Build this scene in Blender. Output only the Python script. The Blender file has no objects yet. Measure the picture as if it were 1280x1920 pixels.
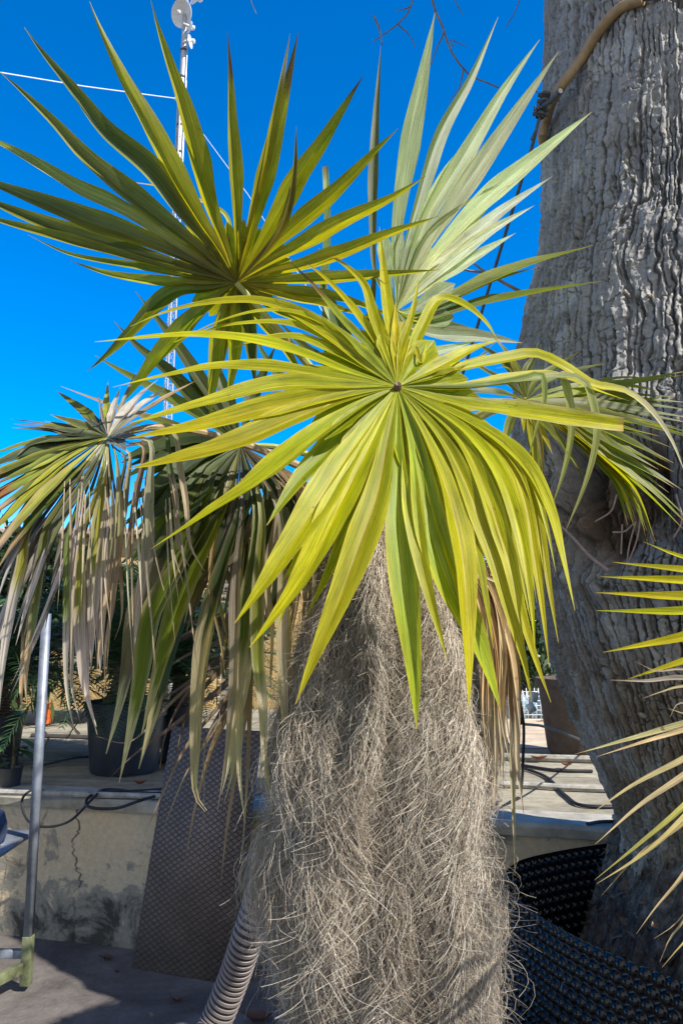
import bpy, math, random
import numpy as np
from mathutils import Vector, Matrix
random.seed(7); rng = np.random.default_rng(7)
R = math.radians
S = bpy.context.scene
COL = S.collection

# ------------------------------------------------------------------ camera, sky, sun, exposure
F = 1450.0; PITCH = R(8.6); CAM = np.array([0, 0, 1.55])
cd = bpy.data.cameras.new('camera'); cam = bpy.data.objects.new('camera', cd); COL.objects.link(cam)
cam.location = CAM; cam.rotation_euler = (R(90)+PITCH, 0, 0)
cd.sensor_fit = 'VERTICAL'; cd.sensor_height = 36; cd.lens = F/1920*36; cd.clip_end = 2000; cd.clip_start = .02
S.camera = cam
SUN_EL, SUN_AZ = R(44), R(125)       # azimuth from +Y towards +X
sund = Vector((math.sin(SUN_AZ)*math.cos(SUN_EL), math.cos(SUN_AZ)*math.cos(SUN_EL), math.sin(SUN_EL)))
W = bpy.data.worlds.new('World'); S.world = W; W.use_nodes = True
wt = W.node_tree; wt.nodes.clear()
sky = wt.nodes.new('ShaderNodeTexSky'); sky.sky_type = 'NISHITA'; sky.sun_disc = False
sky.sun_elevation = SUN_EL; sky.sun_rotation = SUN_AZ; sky.altitude = 1500; sky.air_density = 1.0; sky.dust_density = 0.05; sky.ozone_density = 3.0
hs = wt.nodes.new('ShaderNodeHueSaturation'); hs.inputs['Saturation'].default_value = 1.55; hs.inputs['Hue'].default_value = .506; hs.inputs['Value'].default_value = 1.0
bg = wt.nodes.new('ShaderNodeBackground'); bg.inputs[1].default_value = 0.165
wo = wt.nodes.new('ShaderNodeOutputWorld')
# unseen clouds added behind the camera as pale fill light
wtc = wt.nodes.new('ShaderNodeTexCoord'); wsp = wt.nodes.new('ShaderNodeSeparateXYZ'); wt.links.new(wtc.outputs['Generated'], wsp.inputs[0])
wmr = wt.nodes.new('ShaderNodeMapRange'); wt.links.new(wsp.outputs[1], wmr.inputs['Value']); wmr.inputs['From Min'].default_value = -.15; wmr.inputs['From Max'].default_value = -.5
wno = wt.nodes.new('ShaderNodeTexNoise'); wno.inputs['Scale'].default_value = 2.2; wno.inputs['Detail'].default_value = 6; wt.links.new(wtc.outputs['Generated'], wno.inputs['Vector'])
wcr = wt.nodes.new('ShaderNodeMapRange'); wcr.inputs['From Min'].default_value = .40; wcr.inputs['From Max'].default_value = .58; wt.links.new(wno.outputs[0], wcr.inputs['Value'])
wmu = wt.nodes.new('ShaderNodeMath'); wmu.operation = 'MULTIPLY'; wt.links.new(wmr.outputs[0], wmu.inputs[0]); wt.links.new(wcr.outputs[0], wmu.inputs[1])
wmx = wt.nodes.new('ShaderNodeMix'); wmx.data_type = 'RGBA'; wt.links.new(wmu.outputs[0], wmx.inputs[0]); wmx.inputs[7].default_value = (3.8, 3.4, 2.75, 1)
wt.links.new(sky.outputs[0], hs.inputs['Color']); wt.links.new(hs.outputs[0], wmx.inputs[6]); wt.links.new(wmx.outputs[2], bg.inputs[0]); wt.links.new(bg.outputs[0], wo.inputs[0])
sl = bpy.data.lights.new('sun', 'SUN'); sl.energy = 5.0; sl.angle = R(0.53); sl.color = (1, .95, .86)
so = bpy.data.objects.new('sun', sl); COL.objects.link(so); so.rotation_euler = sund.to_track_quat('Z', 'Y').to_euler(); so.location = (3, -3, 6)
vs = S.view_settings; vs.view_transform = 'Standard'; vs.look = 'None'; vs.exposure = 0.75; vs.gamma = 1; vs.use_curve_mapping = False
S.render.engine = 'CYCLES'; S.cycles.max_bounces = 8; S.cycles.transparent_max_bounces = 8
try: S.cycles.use_denoising = True
except Exception: pass

# ------------------------------------------------------------------ pixel -> place helpers
CT, ST = math.cos(PITCH), math.sin(PITCH)
def ray(px, py):
    a, b = (px-640)/F, (960-py)/F
    return np.array([a, CT-b*ST, ST+b*CT])
def P(px, py, Y):
    d = ray(px, py); return CAM+d*(Y/d[1])
def PZ(px, py, z):
    d = ray(px, py); return CAM+d*((z-CAM[2])/d[2])

# ------------------------------------------------------------------ numpy noise
def _h(i, j, s):
    n = (i.astype(np.int64)*374761393 + j.astype(np.int64)*668265263 + s*1442695041) & 0x7fffffff
    n = ((n ^ (n >> 13))*1274126177) & 0x7fffffff
    n = ((n ^ (n >> 16))*1911520717) & 0x7fffffff
    return ((n ^ (n >> 15)) & 0xffffff)/float(0xffffff)
def vn(x, y, s=0):
    x = np.asarray(x, float); y = np.asarray(y, float)
    i, j = np.floor(x), np.floor(y); f, g = x-i, y-j
    f = f*f*(3-2*f); g = g*g*(3-2*g)
    a, b, c, d = _h(i, j, s), _h(i+1, j, s), _h(i, j+1, s), _h(i+1, j+1, s)
    return (a*(1-f)+b*f)*(1-g)+(c*(1-f)+d*f)*g
def fbm(x, y, s=0, o=4):
    t, a, n = 0, .5, 0
    for k in range(o):
        t = t+a*vn(x*2**k, y*2**k, s+k*17); n += a; a *= .5
    return t/n
def worley(x, y, s=0):
    i, j = np.floor(x), np.floor(y)
    f1 = np.full(x.shape, 9.); f2 = np.full(x.shape, 9.); idv = np.zeros(x.shape)
    for a in (-1, 0, 1):
        for b in (-1, 0, 1):
            ci, cj = i+a, j+b
            dx = ci+.15+.7*_h(ci, cj, s)-x; dy = cj+.15+.7*_h(ci, cj, s+99)-y
            d = np.sqrt(dx*dx+dy*dy)
            m = d < f1
            f2 = np.where(m, f1, np.minimum(f2, d)); idv = np.where(m, _h(ci, cj, s+7), idv); f1 = np.where(m, d, f1)
    return f1, f2, idv

# ------------------------------------------------------------------ mesh helpers
def mesh_np(name, V, Q, mat, parent=None, smooth=True, col=None, uv=None):
    V = np.asarray(V, float).reshape(-1, 3); Q = np.asarray(Q, np.int32)
    if parent is not None: V = V-np.array(world_loc(parent))
    me = bpy.data.meshes.new(name); k = Q.shape[1]
    me.vertices.add(len(V)); me.vertices.foreach_set('co', V.astype(np.float32).ravel())
    me.loops.add(Q.size); me.loops.foreach_set('vertex_index', Q.ravel())
    me.polygons.add(len(Q)); me.polygons.foreach_set('loop_start', np.arange(0, Q.size, k, dtype=np.int32))
    if smooth: me.polygons.foreach_set('use_smooth', np.ones(len(Q), bool))
    me.update(calc_edges=True); me.validate()
    if col is not None:
        c = np.ones((len(V), 4), np.float32); c[:, :3] = col
        at = me.color_attributes.new('Col', 'FLOAT_COLOR', 'POINT'); at.data.foreach_set('color', c.ravel())
    if uv is not None:
        l = me.uv_layers.new(name='UVMap'); l.data.foreach_set('uv', np.asarray(uv, np.float32)[Q.ravel()].ravel())
    return link(name, me, mat, parent)
def world_loc(o):
    p = Vector((0, 0, 0))
    while o is not None: p += o.location; o = o.parent
    return p
def link(name, me, mat, parent=None):
    o = bpy.data.objects.new(name, me); COL.objects.link(o)
    if mat: me.materials.append(mat)
    if parent is not None: o.parent = parent
    return o
def tag(o, label=None, cat=None, group=None, kind=None):
    if label: o['label'] = label
    if cat: o['category'] = cat
    if group: o['group'] = group
    if kind: o['kind'] = kind
    return o
def thing(name, label, cat, loc, group=None):
    o = bpy.data.objects.new(name, None); COL.objects.link(o); o.location = loc; o.empty_display_size = .1
    return tag(o, label, cat, group)
class MB:
    def __init__(s): s.v = []; s.q = []; s.n = 0
    def add(s, V, Q):
        V = np.asarray(V, float); Q = np.asarray(Q, int)
        s.v.append(V); s.q.append(Q+s.n); s.n += len(V); return s
    def box(s, c, d, M3=None):
        x, y, z = np.array(d)/2.
        V = np.array([[a*x, b*y, e*z] for a in (-1, 1) for b in (-1, 1) for e in (-1, 1)])
        if M3 is not None: V = V@np.asarray(M3).T
        return s.add(V+np.array(c), [[0, 1, 3, 2], [4, 6, 7, 5], [0, 4, 5, 1], [2, 3, 7, 6], [0, 2, 6, 4], [1, 5, 7, 3]])
    def tube(s, pts, r, seg=6, cap=True):
        V, Q = tube(pts, r, seg, cap); return s.add(V, Q)
    def lathe(s, prof, c, seg=32, axis=None):
        a = np.linspace(0, 2*np.pi, seg, endpoint=False); n = len(prof)
        V = np.array([[r*math.cos(t), r*math.sin(t), z] for r, z in prof for t in a])
        if axis is not None:
            M = np.array(Vector(axis).normalized().to_track_quat('Z', 'Y').to_matrix()); V = V@M.T
        Q = [[i*seg+j, i*seg+(j+1) % seg, (i+1)*seg+(j+1) % seg, (i+1)*seg+j] for i in range(n-1) for j in range(seg)]
        return s.add(V+np.array(c), Q)
    def build(s, name, mat, parent=None, smooth=False, bevel=0):
        o = mesh_np(name, np.vstack(s.v), np.vstack(s.q), mat, parent, smooth)
        if smooth: o.data.set_sharp_from_angle(angle=R(40))
        if bevel:
            b = o.modifiers.new('bevel', 'BEVEL'); b.width = bevel; b.segments = 2; b.limit_method = 'ANGLE'
        return o
def tube(pts, r, seg=6, cap=True):
    p = np.asarray(pts, float); n = len(p); r = np.broadcast_to(np.asarray(r, float), (n,))
    T = np.gradient(p, axis=0); T /= np.linalg.norm(T, axis=1)[:, None]+1e-12
    u = np.cross(T[0], [0, 0, 1.]) if abs(T[0][2]) < .9 else np.cross(T[0], [1., 0, 0])
    V = []; a = np.linspace(0, 2*np.pi, seg, endpoint=False)
    for i in range(n):
        u = u-T[i]*np.dot(u, T[i]); u /= np.linalg.norm(u)+1e-12; w = np.cross(T[i], u)
        V.append(p[i]+r[i]*(np.cos(a)[:, None]*u+np.sin(a)[:, None]*w))
    V = np.vstack(V)
    Q = [[i*seg+j, i*seg+(j+1) % seg, (i+1)*seg+(j+1) % seg, (i+1)*seg+j] for i in range(n-1) for j in range(seg)]
    if cap:
        V = np.vstack([V, p[:1], p[-1:]]); c0, c1 = len(V)-2, len(V)-1; e = (n-1)*seg
        for j in range(0, seg, 2):
            Q.append([c0, (j+2) % seg, (j+1) % seg, j] if seg % 2 == 0 else [c0, c0, (j+1) % seg, j])
            if seg % 2 == 0: Q.append([c1, e+j, e+(j+1) % seg, e+(j+2) % seg])
    return V, np.array([q for q in Q if len(set(q)) == 4])
def spline(pts, n):
    p = np.asarray(pts, float)
    if len(p) == 2: return p[0]+(p[1]-p[0])*np.linspace(0, 1, n)[:, None]
    d = np.r_[0, np.cumsum(np.linalg.norm(np.diff(p, axis=0), axis=1)**.5+1e-9)]
    m = np.gradient(p, d, axis=0) if len(p) > 2 else None
    # finite-difference tangents, non-uniform
    m = np.zeros_like(p); m[0] = (p[1]-p[0])/(d[1]-d[0]); m[-1] = (p[-1]-p[-2])/(d[-1]-d[-2])
    for i in range(1, len(p)-1):
        a, b = d[i]-d[i-1], d[i+1]-d[i]
        m[i] = ((p[i]-p[i-1])/a*b+(p[i+1]-p[i])/b*a)/(a+b)
    x = np.linspace(0, d[-1], n*6); k = np.clip(np.searchsorted(d, x, 'right')-1, 0, len(d)-2)
    h = (d[k+1]-d[k]); t = ((x-d[k])/h)[:, None]; h = h[:, None]
    q = (2*t**3-3*t**2+1)*p[k]+(t**3-2*t**2+t)*h*m[k]+(-2*t**3+3*t**2)*p[k+1]+(t**3-t**2)*h*m[k+1]
    L = np.r_[0, np.cumsum(np.linalg.norm(np.diff(q, axis=0), axis=1))]
    s = np.linspace(0, L[-1], n)
    return np.stack([np.interp(s, L, q[:, c]) for c in range(q.shape[1])], 1)

# ------------------------------------------------------------------ material helpers
class NT:
    def __init__(s, name):
        s.m = bpy.data.materials.new(name); s.m.use_nodes = True; s.t = s.m.node_tree; s.t.nodes.clear()
        s.out = s.t.nodes.new('ShaderNodeOutputMaterial')
    def n(s, typ, ins=None, **kw):
        nd = s.t.nodes.new('ShaderNode'+typ)
        for k, v in kw.items(): setattr(nd, k, v)
        for k, v in (ins or {}).items():
            i = nd.inputs[k]
            if isinstance(v, bpy.types.NodeSocket): s.t.links.new(v, i)
            else:
                if isinstance(v, (tuple, list)) and len(v) == 3 and i.type == 'RGBA': v = (*v, 1)
                i.default_value = v
        return nd
    def mix(s, a, b, f, mode='MIX'):
        nd = s.n('Mix', data_type='RGBA', blend_type=mode)
        for i, v in ((0, f), (6, a), (7, b)):
            if isinstance(v, bpy.types.NodeSocket): s.t.links.new(v, nd.inputs[i])
            else: nd.inputs[i].default_value = (*v, 1) if isinstance(v, tuple) else v
        return nd.outputs[2]
    def ramp(s, fac, stops):
        nd = s.n('ValToRGB', {'Fac': fac}); e = nd.color_ramp.elements
        while len(e) < len(stops): e.new(.5)
        for i, (p, c) in enumerate(stops):
            e[i].position = p; e[i].color = (*c, 1) if isinstance(c, tuple) else (c, c, c, 1)
        return nd.outputs[0]
    def noise(s, scale, detail=5, rough=.6, vec=None, out=0, dist=0):
        d = {'Scale': scale, 'Detail': detail, 'Roughness': rough, 'Distortion': dist}
        if vec is not None: d['Vector'] = vec
        return s.n('TexNoise', d).outputs[out]
    def obj(s): return s.n('TexCoord').outputs['Object']
    def mapv(s, vec, scale=(1, 1, 1), rot=(0, 0, 0)):
        return s.n('Mapping', {'Vector': vec, 'Scale': scale, 'Rotation': rot}).outputs[0]
    def bump(s, h, strength=.5, dist=.01):
        return s.n('Bump', {'Height': h, 'Strength': strength, 'Distance': dist}).outputs[0]
    def math(s, op, a, b=0.0, c=None):
        nd = s.n('Math', operation=op)
        for i, v in enumerate([a, b] + ([c] if c is not None else [])):
            if isinstance(v, bpy.types.NodeSocket): s.t.links.new(v, nd.inputs[i])
            else: nd.inputs[i].default_value = v
        return nd.outputs[0]
    def fin(s, sh): s.t.links.new(sh, s.out.inputs[0]); return s.m
    def pbsdf(s, col, rough=.6, bump=None, spec=.4, metal=0.0, **kw):
        d = {'Base Color': col, 'Roughness': rough, 'Metallic': metal, 'Specular IOR Level': spec}
        if bump is not None: d['Normal'] = bump
        d.update(kw)
        return s.n('BsdfPrincipled', d).outputs[0]
def plain(name, c, rough=.6, metal=0., spec=.4, var=.25, scale=20, bump=.15):
    t = NT(name); o = t.obj(); n = t.noise(scale, 6, .65, o)
    lo = tuple(x*(1-var) for x in c); hi = tuple(min(1, x*(1+var)) for x in c)
    col = t.ramp(n, [(.3, lo), (.7, hi)])
    return t.fin(t.pbsdf(col, rough, t.bump(t.noise(scale*4, 4, .6, o), bump, .004), spec, metal))

def leaf_material(name, trans=.45, rough=.38, spec=.5, tcol=(1.5, 1.55, .6)):
    t = NT(name); a = t.n('Attribute', attribute_name='Col').outputs[0]
    uv = t.n('UVMap').outputs[0]
    st = t.noise(1, 3, .6, t.mapv(uv, (520, 7, 1)))            # fine parallel veins
    blot = t.noise(1, 5, .65, t.mapv(uv, (45, 9, 1)))
    col = t.mix(a, t.ramp(st, [(.3, .5), (.7, 1.3)]), .85, 'MULTIPLY')
    col = t.mix(col, t.ramp(blot, [(.25, .60), (.75, 1.25)]), .8, 'MULTIPLY')
    sc = t.noise(1, 6, .75, t.mapv(uv, (60, 22, 1)))           # brown flecks of old damage
    col = t.mix(col, (.10, .06, .025), t.ramp(sc, [(.63, 0.), (.70, .8)]))
    bm = t.bump(st, .35, .0012)
    p = t.pbsdf(col, rough, bm, spec)
    tr = t.n('BsdfTranslucent', {'Color': t.mix(col, tcol, 1., 'MULTIPLY'), 'Normal': bm}).outputs[0]
    return t.fin(t.n('MixShader', {'Fac': trans, 1: p, 2: tr}).outputs[0])
M_LEAF = leaf_material('yellowing_leaf', .44, .46, .25)
M_LEAFU = leaf_material('green_leaf', .55, .45, .35, (1.9, 1.8, .5))
M_DRY = leaf_material('dry_leaf', .22, .7, .2, (1.2, 1.1, .9))

# ================================================================== STRUCTURE: ground, terrace, wall
WALL_DIR = np.array([1, -.24, 0])/math.hypot(1, .24); WALL_N = np.array([-WALL_DIR[1], WALL_DIR[0], 0])   # N points away from the camera
W0 = np.array([-1.97, 4.3, 0])
def wp(s, d, z): return W0+WALL_DIR*s+WALL_N*d+np.array([0, 0, z])
ZT = .69

t = NT('yard_concrete'); o = t.obj()
n1 = t.noise(1.3, 8, .65, o, dist=.6); n2 = t.noise(9, 6, .7, o)
c = t.ramp(n1, [(.32, (.075, .064, .06)), (.5, (.165, .146, .136)), (.68, (.28, .258, .24))])
c = t.mix(c, t.ramp(n2, [(.3, .65), (.7, 1.15)]), .8, 'MULTIPLY')
M_GROUND = t.fin(t.pbsdf(c, .8, t.bump(t.math('ADD', n1, t.noise(26, 8, .75, o)), .7, .02), .25))
def sheet(name, pts, nx, ny, zf, mat, **kw):
    a, b, c_, d = [np.array(p, float) for p in pts]
    u, v = np.meshgrid(np.linspace(0, 1, nx), np.linspace(0, 1, ny))
    u = u[..., None]; v = v[..., None]
    p = (a*(1-u)+b*u)*(1-v)+(d*(1-u)+c_*u)*v; p[..., 2] += zf(p[..., 0], p[..., 1])
    i = np.arange(nx*ny).reshape(ny, nx)
    Q = np.stack([i[:-1, :-1], i[:-1, 1:], i[1:, 1:], i[1:, :-1]], -1).reshape(-1, 4)
    return mesh_np(name, p.reshape(-1, 3), Q, mat, **kw)
m = MB(); m.add([[-300, -100, 0], [300, -100, 0], [300, 600, 0], [-300, 600, 0]], [[0, 1, 2, 3]])
tag(m.build('ground', M_GROUND), kind='structure')

t = NT('terrace_concrete'); o = t.obj()
n1 = t.noise(1.1, 9, .68, t.mapv(o, (1, 3.2, 1), (0, 0, R(13.5))), dist=.5); n2 = t.noise(14, 7, .75, o)
c = t.ramp(n1, [(.32, (.12, .108, .085)), (.5, (.25, .228, .18)), (.68, (.37, .335, .26))])
c = t.mix(c, t.ramp(n2, [(.3, .6), (.65, 1.1)]), .75, 'MULTIPLY')
M_TERR = t.fin(t.pbsdf(c, .8, t.bump(n2, .5, .01), .25))
m = MB(); a, b = wp(-30, .2, 0), wp(30, .2, 0); e, f = wp(30, 60, 0), wp(-30, 60, 0); up = np.array([0, 0, ZT])
m.add([a, b, e, f, a+up, b+up, e+up, f+up], [[4, 5, 6, 7], [0, 1, 5, 4], [1, 2, 6, 5], [2, 3, 7, 6], [3, 0, 4, 7]])
tag(m.build('terrace', M_TERR), kind='structure')
# sandy lane further back
M_SAND = plain('sandy_soil', (.47, .37, .26), .9, var=.3, scale=6, bump=.5)
m = MB(); p = [PZ(880, 1402, ZT+.005), PZ(1500, 1404, ZT+.005), PZ(1700, 1350, ZT+.005), PZ(800, 1346, ZT+.005)]
m.add(p, [[0, 1, 2, 3]]); tag(m.build('dirt_path', M_SAND), kind='structure')

t = NT('mouldy_ochre_render'); o = t.obj()
n1 = t.noise(4.2, 12, .72, o, dist=.5); n2 = t.noise(1.7, 6, .6, o); fine = t.noise(40, 6, .7, o)
zc = t.n('SeparateXYZ', {'Vector': o}).outputs[2]
hgt = t.math('MULTIPLY_ADD', zc, -.19, .165)                     # damp stains rise from the foot
st = t.math('ADD', t.math('ADD', t.math('MULTIPLY', n1, .75), t.math('MULTIPLY', n2, .45)), hgt)
c = t.mix((.64, .51, .33), (.54, .47, .35), t.ramp(n2, [(.35, 0.), (.65, 1.)]))
c = t.mix(c, (.23, .225, .20), t.ramp(st, [(.715, 0.), (.75, .8)]))
c = t.mix(c, (.045, .045, .04), t.ramp(st, [(.785, 0.), (.86, .9)]))
c = t.mix(c, t.ramp(fine, [(.3, .75), (.7, 1.1)]), .8, 'MULTIPLY')
vor = t.n('TexVoronoi', {'Vector': t.mapv(o, (1.1, 1.1, .55)), 'Scale': 1.0}, feature='DISTANCE_TO_EDGE').outputs[0]
crk = t.math('ADD', vor, t.math('MULTIPLY', t.math('SUBTRACT', n1, .5), .12))
ck = t.ramp(t.math('ABSOLUTE', crk), [(.0, 1.), (.008, 0.)])
c = t.mix(c, (.05, .045, .035), t.math('MULTIPLY', ck, .5))
wxx = t.math('ADD', t.n('SeparateXYZ', {'Vector': o}).outputs[0], t.math('MULTIPLY', t.math('SUBTRACT', t.noise(5, 5, .6, t.mapv(o, (.01, .01, 1))), .5), .34))
main = t.ramp(t.math('ABSOLUTE', t.math('SUBTRACT', wxx, .62)), [(0., 1.), (.007, 0.)])
main = t.math('MULTIPLY', main, t.ramp(t.noise(6, 4, .6, o), [(.40, .15), (.55, 1.)]))
c = t.mix(c, (.015, .013, .01), t.math('MULTIPLY', main, .95)); ck = t.math('ADD', ck, t.math('MULTIPLY', main, 2.))
M_WALL = t.fin(t.pbsdf(c, .88, t.bump(t.math('ADD', t.math('MULTIPLY', n1, 1.2), t.math('SUBTRACT', fine, ck)), .6, .012), .2))
wroot = thing('retaining_wall', 'low cracked ochre retaining wall with black mould stains and grey coping', 'wall', tuple(wp(0, 0, 0)))
Lw = 14; nx, nz = 260, 26
uu, vv = np.meshgrid(np.linspace(-8, 10, nx), np.linspace(-.05, ZT-.045, nz))
dd = .012*(fbm(uu*3, vv*3, 3)-.5)+.02*(fbm(uu*.8, vv*.6, 5)-.5)
V = W0+uu[..., None]*WALL_DIR+dd[..., None]*WALL_N; V[..., 2] = vv
V = V.reshape(-1, 3); i = np.arange(nx*nz).reshape(nz, nx)
Q = np.stack([i[:-1, :-1], i[:-1, 1:], i[1:, 1:], i[1:, :-1]], -1).reshape(-1, 4)
# back and top closing faces
Vb = V+WALL_N*.17; nV = len(V)
top = np.stack([i[-1, :-1], i[-1, 1:], i[-1, 1:]+nV, i[-1, :-1]+nV], -1)
mesh_np('wall_face', np.vstack([V, Vb]), np.vstack([Q, Q[:, ::-1]+nV, top]), M_WALL, wroot)
M_COPE = plain('coping_concrete', (.33, .305, .25), .85, var=.4, scale=7, bump=.5)
nx = 200; s_ = np.linspace(-8, 10, nx); ring = []
for k in range(nx):
    w1, w2 = .012*(vn(s_[k]*3, 1, 4)-.5), .010*(vn(s_[k]*4, 9, 4)-.5)
    ring.append([wp(s_[k], -.03+w1, ZT-.047), wp(s_[k], -.035+w1, ZT-.012+w2), wp(s_[k], -.022+w1, ZT+.006+w2), wp(s_[k], .215, ZT+.010+w2*.5), wp(s_[k], .215, ZT-.045)])
V = np.array(ring).reshape(-1, 3); Q = [[k*5+j, k*5+(j+1) % 5, (k+1)*5+(j+1) % 5, (k+1)*5+j] for k in range(nx-1) for j in range(5)]
mesh_np('coping', V, np.array(Q)[:, ::-1], M_COPE, wroot).data.set_sharp_from_angle(angle=R(35))

# ================================================================== yellow building
t = NT('ochre_plaster'); o = t.obj(); n1 = t.noise(2.2, 8, .65, o); n2 = t.noise(14, 8, .7, o, dist=.5)
c = t.ramp(n1, [(.3, (.40, .27, .115)), (.7, (.52, .37, .17))]); c = t.mix(c, t.ramp(n2, [(.3, .7), (.6, 1.08)]), .7, 'MULTIPLY')
M_OCHRE = t.fin(t.pbsdf(c, .85, t.bump(n2, .8, .03), .2))
M_WHITE = plain('white_painted_metal', (.72, .75, .77), .35, spec=.5, var=.1)
M_DARK = plain('dark_metal', (.05, .055, .065), .5, var=.3)
M_TILE = plain('faded_roof_sheet', (.36, .26, .19), .8, var=.3)
b = thing('yellow_building', 'low ochre plastered outbuilding with a pale shuttered doorway, behind the cycads', 'building', (-3.5, 8.6, ZT))
m = MB(); xl, xr, zt = -9.5, .25, 2.58; dx0, dx1 = P(402, 1300, 8.6)[0], P(437, 1300, 8.6)[0]
m.box(((xl+dx0)/2, 9.6, (ZT-.2+zt)/2), (dx0-xl, 2.0, zt-ZT+.2)); m.box(((dx1+xr)/2, 9.6, (ZT-.2+zt)/2), (xr-dx1, 2.0, zt-ZT+.2))
m.box(((dx0+dx1)/2, 9.65, 2.45), (dx1-dx0-.004, 1.9, .25)); m.build('wall', M_OCHRE, b, bevel=.02)
m = MB(); m.box(((xl+xr)/2, 9.6, zt+.035), (xr-xl+.3, 2.3, .07)); m.build('roof', M_TILE, b, bevel=.01)
m = MB()
for k in range(26): m.box(((dx0+dx1)/2, 8.74, ZT+.04+k*.062), (dx1-dx0-.03, .02, .052), np.array(Matrix.Rotation(R(20), 3, 'X')))
m.box(((dx0+dx1)/2, 8.80, ZT+.8), (dx1-dx0-.01, .02, 1.6)); m.build('shutter_door', M_WHITE, b)
x = P(325, 1280, 8.5)[0]; m = MB(); m.tube([(x, 8.52, ZT), (x, 8.52, 2.0), (x, 8.52, 2.5)], .055, 12); m.build('downpipe', M_WHITE, b, True)

# ================================================================== leaf blade builder
def leaflets(spec, hub, Yh, N, base, L=.22, fold=.34, seed=0, jit=.12, tipc=(.30, .20, .10), hubc=None, tiplen=.05, wscale=1., margin=None, ts=.42, wob=1.0, thick=.012, rib=1., grn=0., web=0, ext=.40):
    if web: spec = list(spec)+webs(spec, hub, web, base, ext)
    r = np.random.default_rng(seed); N = np.array(N, float); N /= np.linalg.norm(N); H = P(*hub, Yh)
    VV, QQ, CC, UU = [], [], [], []; n0 = 0
    for li, it in enumerate(spec):
        pts = [tuple(map(float, q.split(','))) for q in it[0].split()]; w = it[1]*wscale; op = it[2] if len(it) > 2 else {}
        c = np.array(op.get('c', base), float)*(1+jit*r.normal()); c = c*(1+.035*r.normal(size=3)); c = np.clip(c, .004, .9)
        full = ([] if op.get('free') else [hub])+pts
        n = op.get('n', 30); px = spline(full, n); t_ = np.linspace(0, 1, n)
        off = thick*r.normal()
        Pw = []; ylast = None; fi = op.get('hang')
        for k in range(n):
            d = ray(*px[k]); den = N@d; s = N@(H-CAM)/den if abs(den) > .06 else Yh/d[1]
            y = s*d[1]-Yh
            if s < 0: y = L*3
            y = L*math.tanh(y/L)
            if fi is not None and t_[k] > fi and ylast is not None: y = ylast
            else: ylast = y
            y = Yh+op.get('dy', 0)+y+off*t_[k]+op.get('k', 0)*t_[k]**2
            Pw.append(CAM+d*(y/d[1]))
        Pw = np.array(Pw); T = np.gradient(Pw, axis=0); T /= np.linalg.norm(T, axis=1)[:, None]+1e-9
        Wd = np.cross(T, N); Wd /= np.linalg.norm(Wd, axis=1)[:, None]+1e-9
        nn = np.cross(Wd, T); sg = np.sign((nn@N).mean()) or 1; nn = nn*sg
        tw = op.get('tw', 0.)+R(14)*r.normal()*t_**1.5*wob+R(10)*np.sin(t_*r.uniform(3, 7)+r.uniform(0, 6))*t_*wob
        ca, sa = np.cos(tw)[:, None], np.sin(tw)[:, None]; Wd, nn = Wd*ca+nn*sa, nn*ca-Wd*sa
        # apparent width -> real width
        dist = Pw[:, 1]/np.array([ray(*q)[1] for q in px])
        view = Pw-CAM; view /= np.linalg.norm(view, axis=1)[:, None]
        vis = np.sqrt(np.clip(1-(Wd*view).sum(1)**2, .09, 1)); vis = np.maximum(vis, .85)
        tsp = op.get('ts', ts)
        f = np.where(t_ < tsp, (.05+.95*(t_/tsp)) if not op.get('free') else np.clip(.45+.55*t_/tsp, 0, 1), 1-np.clip((t_-tsp)/(1-tsp), 0, 1)**op.get('p', 1.25))
        if op.get('blunt'): f = np.where(t_ < tsp, f, 1-.35*(t_-tsp)/(1-tsp))
        f = np.maximum(f, .03); f = f*(1+.045*wob*(vn(t_*9, li+.5, seed)-.5)*2)
        hw = (w*.5*dist/F/vis)*f
        fo = op.get('fold', fold)*(1.5-.55*t_)
        for j, (u, h) in enumerate(((-1, 1.), (-.5, .45), (-.07, .035), (0, .0), (.07, .035), (.5, .45), (1, 1.))):
            ripple = .05*hw*np.sin(t_*r.uniform(20, 34)+j)*abs(u)*wob
            VV.append(Pw+Wd*(hw*u)[:, None]+nn*((h*fo-.3*fo)*hw+ripple)[:, None])
            col = np.tile(c, (n, 1))
            if hubc is not None:
                k = np.clip(1-t_/.22, 0, 1)[:, None]*.75; col = col*(1-k)+np.array(hubc)*k
            if u == 0: k = rib*np.clip(1.15-t_*1.1, 0, 1)[:, None]; col = col*(1-.55*k)+np.array([.60, .58, .22])*.55*k
            if abs(u) == .5: col = col*(1-grn*np.clip(1.1-t_*1.3, 0, 1)[:, None]*np.array([.42, .22, .1]))
            if abs(u) == 1 and op.get('m', margin) is not None: col = col*.3+.7*np.array(op.get('m', margin))
            dry = op.get('dry', tiplen); tc = np.array(op.get('tc', tipc))
            k = np.clip((t_-(1-dry)-.02*r.normal()-(.03 if abs(u) < .1 else 0))/(.035 if dry < .3 else .06), 0, 1)[:, None]
            col = col*(1-k)+tc*k
            CC.append(col); UU.append(np.stack([hw*u+li*.731, t_*.6+li*.37], 1))
        i = np.arange(n)
        for j in range(6):
            QQ.append(np.stack([n0+j*n+i[:-1], n0+(j+1)*n+i[:-1], n0+(j+1)*n+i[1:], n0+j*n+i[1:]], 1))
        n0 += 7*n
    return np.vstack(VV), np.vstack(QQ), np.vstack(CC), np.vstack(UU)
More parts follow.
